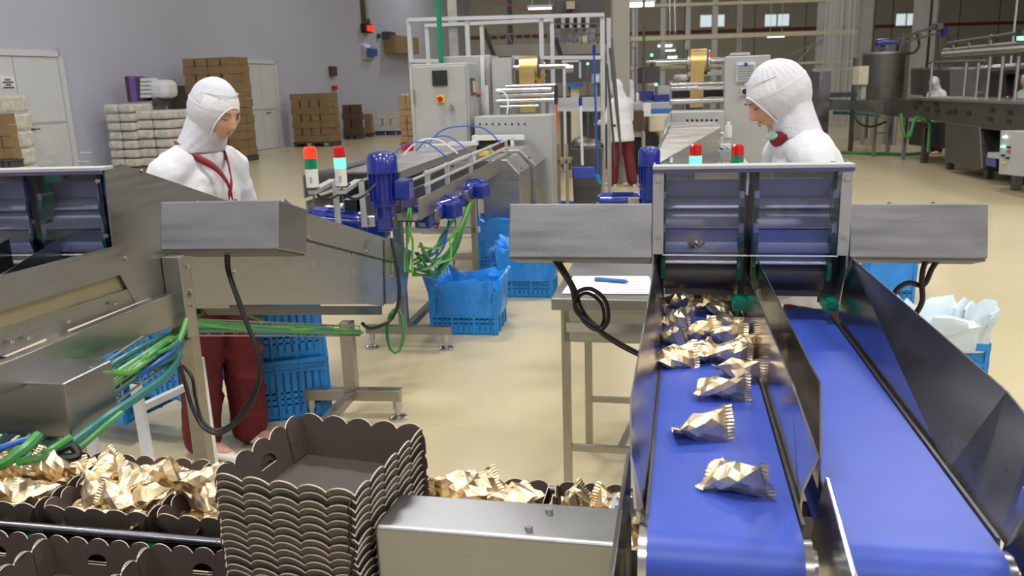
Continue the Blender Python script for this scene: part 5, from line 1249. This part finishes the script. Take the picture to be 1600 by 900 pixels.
# ================================================================ background
# cardboard box stacks: every box its own part of the pallet load
def boxstack(name,label,fr,a,x0,x1,y0,y1,rows,cols,dcols,mt,seed,lidrow=True,labelmt=None,pallet='dark_grey',skip=0):
    """pixel box of the front face at frame distance a; rows from top"""
    rr_=random.Random(seed); p=fr.pa(x0,y0,a); q=fr.pa(x1,y0,a); base=fr.pa((x0+x1)/2,y1,a)[2]
    W_=q[1]-p[1]; b0=p[1]; zt=p[2]; z0=max(0.0,base); pal=.14 if pallet else 0
    t=thing(name,label,'boxes',fr.w(a,(p[1]+q[1])/2,0))
    bw=W_/cols; h=(zt-pal-z0)/rows; z0=0 if z0<.5 else z0; h=(zt-z0-pal)/rows; dp_=bw*1.0
    for r_ in range(rows):
        for c_ in range(cols):
            for d_ in range(dcols):
                if r_==rows-1 and c_<skip: continue
                if not(c_ in (0,cols-1) or d_==0 or r_==rows-1): continue
                j=lambda s_: rr_.uniform(-s_,s_)
                narrow=.84 if (r_%2==1) else .985
                m=MB(); bb=b0+c_*bw+bw*(1-narrow)/2+j(.008); aa=a+d_*dp_+j(.012); m.bf(fr,aa,aa+dp_*.95,bb,bb+bw*narrow,z0+pal+r_*h+.004,z0+pal+(r_+1)*h-.004)
                o=m.build('carton',mt,t)
                if labelmt and d_==0:
                    m=MB(); m.bf(fr,aa-.004,aa,bb+bw*.15,bb+bw*.75,z0+pal+(r_+.3)*h,z0+pal+(r_+.75)*h); m.build('carton_label',labelmt,o)
    if pallet:
        m=MB()
        for k in range(3): m.bf(fr,a,a+dcols*dp_,b0+k*(W_-.1)/2,b0+k*(W_-.1)/2+.1,z0,z0+pal*.75)
        m.bf(fr,a-.02,a+dcols*dp_,b0-.02,b0+W_+.02,z0+pal*.72,z0+pal-.005); m.build('pallet',pallet,t)
    return t
def aw(x,off=.35): return WL.pb(x,200,WB+off)[0]
boxstack('carton_pallet','tall pallet of brown cartons rising behind the left woman',WL,aw(283),283,363,92,252,12,4,2,'cardboard',1)
boxstack('carton_pallet','wide low pallet of brown cartons on a dark pallet by the left wall',WL,aw(452),452,512,147,222,7,4,2,'cardboard',2)
boxstack('carton_pallet','pallet of dark brown cartons right of the wide brown one',WL,aw(533),533,560,164,216,4,2,1,'cardboard_dark',3)
boxstack('carton_pallet','lower brown cartons at the right end of the dark ones',WL,aw(568,.6),568,578,178,213,3,1,1,'cardboard',4)
boxstack('carton_pallet','stack of cartons with white labels beside the grey switch cabinet',L,14.0,622,645,150,236,7,2,2,'cardboard',5,labelmt='paper',pallet='red')
boxstack('foil_pallet','far blue pallet of shiny wrapped goods before the left wall',WL,gz(600,211).dot(WL.a),584,622,176,211,3,3,2,'shrink_wrap',6,pallet='motor_blue')
# shrink wrapped pallets left
def wrapped(label,fr,a,x0,x1,y0,y1,layers,mt='shrink_wrap',seed=1,depth=None):
    p=fr.pa(x0,y0,a); q=fr.pa(x1,y0,a); W_=q[1]-p[1]; t=thing('wrapped_pallet',label,'pallet',fr.w(a,(p[1]+q[1])/2,0)); zt=p[2]; h=(zt-.14)/layers; rr_=random.Random(seed); D_=depth or W_
    for k in range(layers):
        for c_ in range(2):
            j=rr_.uniform(-.03,.03); m=MB(); m.bf(fr,a+j,a+D_+j,p[1]+c_*W_/2+.01,p[1]+(c_+1)*W_/2-.01,.14+k*h+.01,.14+(k+1)*h-.01); m.build('wrapped_bundle',mt,t,bevel=.05)
    m=MB(); m.bf(fr,a,a+D_,p[1],q[1],0,.13); m.build('pallet','wood',t)
wrapped('pallet of white shrink wrapped bundles between the near door and the left woman',WL,aw(160),160,205,163,262,7,seed=4)
wrapped('second pallet of white shrink wrapped bundles, just left of the woman',WL,aw(160)+.1,207,262,173,256,6,seed=5)
wrapped('pallet of wrapped brown and white bundles at the far left edge',WL,aw(-40),-40,2,150,268,5,'shrink_wrap',6)
boxstack('carton_pallet','brown cartons showing at the extreme left edge beside the wrapped bundles',WL,aw(-40)-1.2,-18,10,178,262,4,2,1,'cardboard',9)
a_=aw(197,.3); z_=WL.pa(205,163,a_)[2]
t=thing('tissue_shelf','rack of purple packs and white rolls standing on the wrapped pallets','rack',WL.w(a_,WL.pa(215,160,a_)[1],z_-.3))
pp(t,WL,a_,197,119,204,160,.3,'side_board','cardboard_dark'); pp(t,WL,a_-.03,203,119,212,158,.3,'purple_pack','purple'); pp(t,WL,a_,212,121,222,160,.3,'dark_board','cardboard_dark')
for k in range(5): pp(t,WL,a_-.02,219,122+k*6.4,232,127+k*6.4,.3,'white_pack','tissue')
pp(t,WL,a_+.05,230,125,258,154,.5,'towel_roll','tissue',.12); pp(t,WL,a_+.1,238,154,250,166,.3,'foot','dark_grey'); pp(t,WL,a_-.05,200,158,238,178,.5,'foil_bundle','chrome',.03)
m=MB(); a2=WL.pb(270,140,WB+.1)[0]; p=WL.pb(268,170,WB+.1); q=WL.pb(290,134,WB+.1); m.bf(WL,p[0],q[0],WB,WB+.12,p[2],q[2]); one(m,'wall_panel','dull grey sheet leaning on the left wall beside the tall carton pallet','panel','steel_dark')
# wall fittings
def wallbox(x0,y0,x1,y1,d,name,label,cat,mt):
    m=MB(); p=WL.pb(x0,y1,WB); q=WL.pb(x1,y0,WB); m.bf(WL,p[0],q[0],WB,WB+d,p[2],q[2]); return one(m,name,label,cat,mt)
t=thing('insect_lamp','glowing blue electric fly catcher mounted on the left wall','lamp',WL.w(*WL.pb(571,80,WB)))
for x0,y0,x1,y1,d,nm,mtn in ((566,72,579,93,.12,'housing','grey_paint_light'),(569,77,580,88,.25,'fan','pen_blue'),(566,70,573,74,.14,'lit_top','screen')):
    m=MB(); p=WL.pb(x0,y1,WB); q=WL.pb(x1,y0,WB); m.bf(WL,p[0],q[0],WB,WB+d,p[2],q[2]); m.build(nm,mtn,t)
t=thing('warning_beacon','red lit beacon in a black box at the end of a wall conduit','beacon',WL.w(*WL.pb(569,50,WB)))
for x0,y0,x1,y1,d,nm,mtn in ((564,39,574,51,.2,'box','black'),(566,41,573,49,.28,'lens','red_lit'),(565,-5,567,39,.06,'conduit','steel_dark'),(571,-5,572.5,35,.05,'conduit','grey_paint'),(572,30,575,38,.08,'junction','green_plastic')):
    m=MB(); p=WL.pb(x0,y1,WB); q=WL.pb(x1,y0,WB); m.bf(WL,p[0],q[0],WB,WB+d,p[2],q[2]); m.build(nm,mtn,t)
wallbox(514,104,520,119,.15,'fire_sign','small brown fitting on the left wall above the low carton pallet','sign','cardboard_dark')
wallbox(518,134,523,141,.1,'alarm_button','small dark red call point on the left wall','alarm','red')
t=thing('dispenser','brown angular wall mounted box with a hook near the guard frame','box',WL.w(*WL.pb(605,70,WB)))
for x0,y0,x1,y1,d,nm,mtn in ((597,51,607,60,.3,'bracket','dark_grey'),(600,60,636,83,.5,'body','wood'),(589,53,591,60,.1,'hook','dark_grey')):
    m=MB(); p=WL.pb(x0,y1,WB); q=WL.pb(x1,y0,WB); m.bf(WL,p[0],q[0],WB,WB+d,p[2],q[2]); m.build(nm,mtn,t)
# columns and pipes
def vcol(fr,a,x0,x1,yref,label,mt,name='column',cat='column',z1=CEIL,z0=0,d=None):
    p=fr.pa(x0,yref,a); q=fr.pa(x1,yref,a); m=MB(); m.bf(fr,a,a+(d or (q[1]-p[1])),p[1],q[1],z0,z1); return one(m,name,label,cat,mt)
def vpipe(a,x0,x1,yref,label,mt,z0=0,z1=CEIL,name='pipe',cat='pipe'):
    p=O.pa(x0,yref,a); q=O.pa(x1,yref,a); m=MB(); m.cyl(O.w(a,(p[1]+q[1])/2,z0),O.w(a,(p[1]+q[1])/2,z1),(q[1]-p[1])/2,seg=16); return one(m,name,label,cat,mt)
vpipe(9.9,683,691,50,'bright green vertical pipe rising from the switch cabinet','green_lens',1.8,CEIL)
vcol(O,11.5,701,715,50,'tall galvanised duct beside the green pipe','galvanised','duct','duct')
vcol(O,13.5,958,984,120,'broad grey column behind the slanted dark bars','concrete')
vcol(O,21,1346,1362,60,'grey column left of the steel tank','concrete')
vcol(O,24,1436,1462,60,'pale grey column right of the steel tank','grey_paint')
vpipe(22,1362,1368,20,'thin dark pipe clipped to the right of the left grey column','steel_dark')
vpipe(23,1453,1457,20,'thin dark pipe on the pale grey column','black')
vpipe(22.5,1465,1468,20,'thin dark pipe right of the pale grey column','steel_dark')
vpipe(21,1586,1589,20,'thin white pipe near the right edge','white_paint')
# mezzanine with stairs and hoppers
t=thing('mezzanine','brown steel mezzanine with railings, stairs and dark hopper machines','platform',O.w(17,0,0))
r_=pp(t,O,17,762,68,948,86,3.5,'deck','concrete'); 
for x in (776,943): 
    m=MB(); p=O.pa(x,70,17); m.bf(O,17.05,17.25,p[1]-.1,p[1]+.1,0,p[2]); m.build('leg','steel_dark',t)
for y in (38,53): bar(O,17,762,y,948,y-1,.03,'steel_dark','rail')
for x in range(765,948,13): 
    p=O.pa(x,37,17); q=O.pa(x,68,17); m=MB(); m.bf(O,17,17.03,p[1]-.015,p[1]+.015,q[2],p[2]); m.build('baluster','steel_dark',t)
pp(t,O,18,868,0,945,36,1.5,'machine_body','dark_grey'); pp(t,O,18.2,862,46,930,68,1.5,'hopper','side_steel'); pp(t,O,17.8,885,2,898,14,.4,'yellow_head','yellow_steel')
for x in (877,890,902,915): pp(t,O,17.7,x,24,x+6,44,.3,'hopper_leg','steel')
pp(t,O,17.9,905,56,917,66,.4,'control_box','cream_plastic'); pp(t,O,19,793,0,801,70,.3,'column','black')
bar(O,16.8,756,45,772,88,.10,'black','stair_string'); bar(O,16.5,775,10,800,68,.03,'steel_dark','brace'); bar(O,16.8,868,60,895,150,.10,'black','stair_string'); bar(O,17,770,0,870,30,.03,'red_trim','brace')
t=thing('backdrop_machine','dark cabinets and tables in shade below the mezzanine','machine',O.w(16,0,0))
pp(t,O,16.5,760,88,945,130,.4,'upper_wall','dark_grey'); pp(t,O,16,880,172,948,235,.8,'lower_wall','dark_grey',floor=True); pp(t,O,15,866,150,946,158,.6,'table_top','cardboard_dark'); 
pp(t,O,14.5,888,129,911,136,.4,'blue_seat','pen_blue'); pp(t,O,14.6,893,136,905,150,.3,'seat_post','cream_plastic',floor=True)
pp(t,O,14.2,926,115,938,130,.2,'monitor','grey_paint_light'); pp(t,O,14.15,929,118,936,128,.05,'monitor_screen','screen'); pp(t,O,14.25,930,130,933,150,.1,'monitor_post','grey_paint',floor=True)
pp(t,O,14.8,878,94,908,97,.1,'white_pipe','white_paint'); pp(t,O,14.8,905,94,908,122,.1,'white_pipe','white_paint'); pp(t,O,14.8,880,97,884,150,.1,'white_pipe','white_paint',floor=True)
pp(t,O,14.1,917,98,920,101,.05,'green_light','green_led'); pp(t,O,14.2,917,101,920,160,.05,'light_post','steel_dark',floor=True)
# white steel partition frame before the far wall
t=thing('partition_frame','tall white steel grid partition with glass before the far wall','partition',O.w(30,10,0))
for x,w_ in ((990,.10),(995,.08),(1036,.16),(1075,.16),(1117,.18),(1153,.08),(1157,.08),(1283,.30),(1300,.35),(1313,.12),(1325,.12),(1333,.1)):
    p=O.pa(x,60,30); m=MB(); m.bf(O,30,30.1,p[1]-w_/2,p[1]+w_/2,0,CEIL); m.build('upright','galvanised' if w_<.1 else 'grey_paint_light',t)
for y,w_ in ((9,.10),(60,.14),(106,.08)):
    p=O.pa(985,y+1,30); q=O.pa(1345,y-2 if y<100 else y,30); m=MB(); m.bf(O,29.95,30.05,p[1],q[1],p[2]-w_/2,p[2]+w_/2); m.build('cross_rail','cream_plastic',t)
p=O.pa(1015,104,30); q=O.pa(1080,76,30); m=MB(); m.bf(O,29.8,29.85,p[1],q[1],p[2],q[2]); m.build('glazed_panel','glass',t)
bar(O,29.9,1240,104,1270,70,.04,'galvanised','brace'); bar(O,29.9,1235,85,1290,60,.04,'galvanised','brace')
for x in (1046,1054): bar(O,29,x,0,x+1,50,.03,'chrome','hanger')
# plastic strip curtain
t=thing('strip_curtain','pale hanging plastic strips right of the tall partition posts','curtain',O.w(27,12,0))
for k in range(9):
    x=1290+k*6; m=MB(); p=O.pa(x,60,27.5); m.bf(O,27.5,27.52,p[1]-.05,p[1]+.05,0.02,O.pa(x,0,27.5)[2]); m.build('strip','curtain_film',t)
# small machinery between the two lines
t=thing('packing_station','white and blue packing station with cream box between the two lines','machine',O.w(15,2.8,0))
pp(t,O,15,990,160,1050,172,.8,'counter','grey_paint_light',.01); pp(t,O,14.8,1014,178,1046,206,.8,'cream_box','cream_plastic',.03,floor=False); pp(t,O,14.9,1012,170,1050,180,.6,'blue_sheet','crate_blue_dark'); pp(t,O,14.7,1005,161,1017,182,.05,'paper_sheet','paper')
pp(t,O,14.6,988,174,1006,204,.5,'brown_box','cardboard_dark'); pp(t,O,14.7,988,204,1006,214,.5,'white_shelf','grey_paint_light'); pp(t,O,14.8,985,214,1050,292,.6,'base','black',floor=True)
for x in (1003,1030): pp(t,O,14.5,x,206,x+5,290,.1,'leg','galvanised',floor=True)
pp(t,O,15.2,1004,142,1022,158,.4,'blue_tub','motor_blue'); pp(t,O,15.1,1022,148,1049,158,.4,'blue_tub','motor_blue'); pp(t,O,15.4,1028,134,1047,147,.3,'white_case','grey_paint_light')
pp(t,O,15.3,1024,130,1027,134,.05,'green_light','green_led'); pp(t,O,15.32,1024,134,1027,160,.05,'light_post','steel_dark')
for x,y in ((967,134),(973,134)): pp(t,O,15.5,x,y,x+3,y+3,.05,'green_light','green_led')
pp(t,O,19,1005,104,1031,130,.8,'grey_cabinet','dark_grey'); pp(t,O,18.6,1017,84,1020,88,.05,'green_light','green_led'); pp(t,O,18.65,1017,88,1020,106,.05,'light_post','black'); 
pp(t,O,19,1062,116,1078,126,.8,'white_heap','tissue',.1); pp(t,O,18.9,1075,110,1131,118,.3,'rail_guard','steel')
pp(t,O,18,1107,82,1116,90,.2,'orange_box','orange'); pp(t,O,22,1085,75,1100,110,1,'dark_cabinet','dark_grey',floor=True); pp(t,O,17,985,74,994,76,.05,'rail','steel_dark'); pp(t,O,17,992,74,994,130,.05,'rail','steel_dark',floor=True)
vpipe(16,1004,1008,40,'dark vertical pipe behind the slanted bars and the right reel shaft','steel_dark')
# large tank with blue agitator
a=19.0; p=O.pa(1359,150,a); q=O.pa(1422,150,a); zt=O.pa(1390,84,a)[2]; zb=O.pa(1390,155,a)[2]; R_=(q[1]-p[1])/2; bc=(p[1]+q[1])/2
t=thing('mixing_tank','big cylindrical brushed steel tank with blue motor on top','tank',O.w(a+R_,bc,0))
m=MB(); m.cyl(O.w(a+R_,bc,zb),O.w(a+R_,bc,zt),R_,seg=48); m.build('shell','steel_dark',t)
m=MB(); m.cyl(O.w(a+R_,bc,zt),O.w(a+R_,bc,zt+.05),R_*1.03,seg=48); m.build('rim','steel',t)
for k in range(4):
    an=pi/4+k*pi/2; m=MB(); c=O.w(a+R_+sin(an)*R_*.8,bc+cos(an)*R_*.8,0); m.cyl(c,c+Vector((0,0,zb)),.04,seg=10); m.build('leg','steel',t)
pp(t,O,a+.3,1383,70,1400,84,.5,'gear_housing','side_steel')
c=O.w(*O.pa(1368,67,a+.4)); e=O.w(*O.pa(1400,67,a+.4)); m=MB(); m.lathe(c,e-c,[(0,.07),(.12,.09),(.3,.09),(.3,.07),((e-c).length,.07)],18); m.build('agitator_motor','motor_blue',t)
bar(O,a+.3,1368,83,1374,70,.03,'steel_dark','bracket')
t=thing('boom_arm','jointed dark boom with hoses and blue drive over the steel tank','machine',O.w(19.4,8.5,0))
bar(O,19.4,1400,62,1470,38,.06,'steel_dark','boom'); bar(O,19.4,1404,68,1474,50,.05,'steel_dark','boom'); bar(O,19.4,1405,80,1412,52,.08,'steel_dark','mast'); bar(O,19.4,1418,80,1420,60,.05,'steel_dark','mast')
for k in range(5): bar(O,19.4,1412+k*12,60-k*4,1418+k*12,65-k*4,.03,'steel_dark','lattice')
bar(O,19.4,1468,38,1470,160,.07,'steel_dark','mast'); pp(t,O,19.3,1474,42,1481,56,.3,'blue_drive','motor_blue'); pp(t,O,19.3,1465,36,1474,46,.3,'joint','side_steel')
m=MB(); m.tube(spline([dep(1432,50,19.5),dep(1436,70,19.5),dep(1428,82,19.5),dep(1415,83,19.5)],5),.03,6); m.build('hose','black',t); m=MB(); m.tube(spline([dep(1482,56,19.5),dep(1486,75,19.5),dep(1484,95,19.5)],5),.03,6); m.build('hose','black',t)
m=MB(); p=O.w(*O.pa(1470,40,19.4)); m.bf(O,19.3,19.5,p.x-.1,p.x+.1,0,.1); m.build('base','steel_dark',t)
pp(t,O,19.4,1403,70,1407,84,.1,'stand','steel_dark',floor=True)
# curved conveyor at right middle
t=thing('curved_conveyor','low curved steel conveyor running left from the dark oven line','conveyor',O.w(17,7,0))
rows=[]
pts=[dep(x,y,d) for x,y,d in ((1262,153,17.5),(1300,155,17),(1340,157,16.6),(1380,158,16.2),(1408,158,15.8),(1425,156,15.3))]
pb_=[dep(x,y,d) for x,y,d in ((1262,172,17.5),(1300,172,17),(1340,173,16.6),(1380,176,16.2),(1408,180,15.8),(1425,184,15.3))]
vs=pts+pb_+[p+Vector((0,.9,0)) for p in pts]+[p+Vector((0,.9,0)) for p in pb_]; n=6; fs=[]
for i in range(n-1): fs+=[(i,i+1,n+i+1,n+i),(2*n+i,3*n+i,3*n+i+1,2*n+i+1),(i,2*n+i,2*n+i+1,i+1),(n+i,n+i+1,3*n+i+1,3*n+i)]
fs+=[(0,n,3*n,2*n),(n-1,3*n-1,4*n-1,2*n-1)]
m=MB(); m.add(vs,fs); m.build('side_channel','steel_dark',t)
for x,d in ((1288,17.2),(1370,16.3),(1392,16.6),(1418,15.6)):
    p=dep(x,175,d); m=MB(); m.bf(O,p.y,p.y+.06,p.x-.03,p.x+.03,0,p.z+.05); m.build('leg','steel',t)
bar(O,16.3,1370,208,1392,207,.03,'steel','stretcher')
m=MB(); m.tube(spline([dep(1335,168,16),dep(1340,190,16),dep(1360,198,16),dep(1385,190,16)],5),.02,6); m.build('black_hose','black_cable',t)
pp(t,O,16.5,1280,112,1298,152,.5,'grey_box','side_steel',floor=True); pp(t,O,17.5,1280,145,1345,152,.8,'dark_table','dark_grey',floor=False); pp(t,O,16.8,1342,103,1357,132,.3,'pale_box','cream_plastic'); pp(t,O,16.9,1346,132,1353,155,.2,'box_post','grey_paint'); 
pp(t,O,18,1270,106,1345,110,.1,'guard_rail','steel'); pp(t,O,18,1335,90,1340,140,.1,'guard_post','steel_dark',floor=True)
def tb(label,pts,r_,mt,name='green_hose'): m=MB(); m.tube(spline(pts,6),r_,8); return one(m,name,label,'hose',mt)
tb('green hose hanging in a loop below the curved conveyor end',[dep(x,y,14.6) for x,y in ((1408,178),(1410,195),(1413,210),(1420,214),(1424,205),(1428,190),(1434,184),(1445,187),(1453,192),(1452,210),(1450,238))],.03,'green_cable')
tb('long green hose lying along the floor behind the right woman',[gz(x,y)+Vector((0,0,.03)) for x,y in ((1225,239),(1300,240),(1360,242),(1420,243),(1446,240),(1451,236))],.03,'green_cable')
tb('dull green pipe running below the curved conveyor',[dep(x,y,18) for x,y in ((1302,176),(1340,177),(1375,180))],.04,'teal_cable','green_pipe')
# big dark oven line at right
t=thing('oven_line','long dark steel processing line with railings running out at the right edge','machine',O.w(13,8.5,0))
K=Fr(-38)   # line comes toward the camera at right
def kq(x,y,a): return K.pa(x,y,a)
P1=dep(1425,158,15.2); P2=dep(1640,165,10.5)
dr=(P2-P1); dr.z=0; dr.normalize(); nr=Vector((-dr.y,dr.x,0))
if nr.dot(P1-CAM)<0: nr=-nr
def kface(x,y,back=0):   # point on the front plane of the line, or on one parallel behind it
    return hit(x,y,Vector((P1.x,P1.y,0))+nr*back,nr)
def kpan(pts,depth,nm,mt,off=0,bev=0):
    m=MB(); m.prism([kface(x,y,-off) for x,y in pts],nr*depth); return m.build(nm,mt,t,bevel=bev)
kpan([(1424,154),(1640,164),(1640,212),(1520,200),(1470,190),(1424,184)],.7,'upper_body','steel_dark',0,.01)
kpan([(1476,190),(1530,198),(1534,264),(1524,266),(1476,252)],1.0,'cabinet','steel_dark',.02,.01)
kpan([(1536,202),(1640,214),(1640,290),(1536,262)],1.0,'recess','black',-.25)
kpan([(1420,152),(1640,161),(1640,165),(1420,156)],.8,'top_edge','steel',.04)
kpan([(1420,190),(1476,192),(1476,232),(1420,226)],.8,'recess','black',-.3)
for x,y in ((1429,168),(1447,171),(1463,173),(1481,176),(1512,177),(1545,186),(1575,190),(1490,174),(1460,162),(1435,160),(1548,172),(1576,176)):
    kpan([(x-3,y-4),(x+4,y-3.5),(x+4,y+4),(x-3,y+3.5)],.05,'vent_opening','black',.012)
for x in (1452,1505,1524,1541,1561,1585): 
    p=kface(x,158,.5); q=kface(x,88 if x>1530 else 98,.5); m=MB(); m.cyl(p,Vector((p.x,p.y,q.z)),.025,seg=8); m.build('rail_post','steel',t)
def kbar(x0,y0,x1,y1,r_,nm,mt,back=.5): m=MB(); m.tube([kface(x0,y0,back),kface(x1,y1,back)],r_,8); m.build(nm,mt,t)
kbar(1475,84,1640,72,.05,'overhead_pipe','steel'); kbar(1475,78,1640,62,.025,'overhead_rail','steel'); kbar(1480,68,1600,50,.03,'overhead_rail','steel_dark'); kbar(1475,90,1640,78,.04,'overhead_beam','steel_dark')
kbar(1452,98,1540,95,.03,'rail','steel_dark',1.2)
for x,y0 in ((1490,64),(1515,60),(1548,54)): kbar(x,84,x,y0,.03,'rail_post','steel_dark')
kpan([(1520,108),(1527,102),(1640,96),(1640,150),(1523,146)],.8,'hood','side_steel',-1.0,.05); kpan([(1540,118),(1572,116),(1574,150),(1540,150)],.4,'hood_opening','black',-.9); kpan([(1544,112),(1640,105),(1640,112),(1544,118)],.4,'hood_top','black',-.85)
kpan([(1423,108),(1484,110),(1484,150),(1423,148)],.6,'rear_table','dark_grey',-1.8); kpan([(1424,106),(1484,106),(1484,118),(1424,116)],.6,'rear_canopy','side_steel',-2.4)
kpan([(1588,46),(1597,46),(1597,66),(1588,66)],.2,'light_box','black',.0); kpan([(1589,57),(1594,57),(1594,63),(1589,63)],.06,'green_light','green_led',.03)
kpan([(1541,240),(1556,243),(1556,262),(1540,258)],.4,'blue_drip_tray','motor_blue',.0); kpan([(1543,238),(1560,241),(1560,248),(1543,246)],.3,'white_gearbox','grey_paint_light',.15)
for x in (1430,1470,1530,1600): 
    p=kface(x,200)+nr*.2; m=MB(); m.box((p.x-.05,p.y-.05,0),(.1,0,0),(0,.1,0),(0,0,p.z)); m.build('leg','steel_dark',t)
t2=thing('switch_box','white switch box with lamps and buttons at the right edge','cabinet',kface(1580,272))
off=.35
def kp2(pts,depth,nm,mt,off): m=MB(); m.prism([kface(x,y,-off) for x,y in pts],nr*depth); m.build(nm,mt,t2,bevel=.01 if nm=='body' else 0)
kp2([(1563,204),(1640,207),(1640,280),(1560,272)],.3,'body','grey_paint_light',off)
for x,y,mtn in ((1568,214,'white_led'),(1565,229,'green_led'),(1574,230,'black'),(1574,237,'red'),(1565,243,'black'),(1572,247,'black'),(1566,254,'yellow')):
    kp2([(x-1.6,y-1.6),(x+1.6,y-1.6),(x+1.6,y+1.6),(x-1.6,y+1.6)],.05,'button',mtn,off+.03)
q=kface(1600,275); m=MB(); m.box((q.x-.05,q.y+.1,0),(.1,0,0),(0,.1,0),(0,0,q.z+.1)); m.build('stand','steel_dark',t2)

q=kface(1468,150,1.05); person('worker in white hood seen behind the dark oven line, by the boom mast',(q.x,q.y,0),pi+.3,lean=.10,headpitch=.3,det=False,ribbon=False,scale=.92)
q=kface(1612,150,1.05); person('worker in white half cut off by the right edge of the picture',(q.x,q.y,0),pi+.3,lean=.04,headpitch=.2,det=False,ribbon=False,scale=.95)
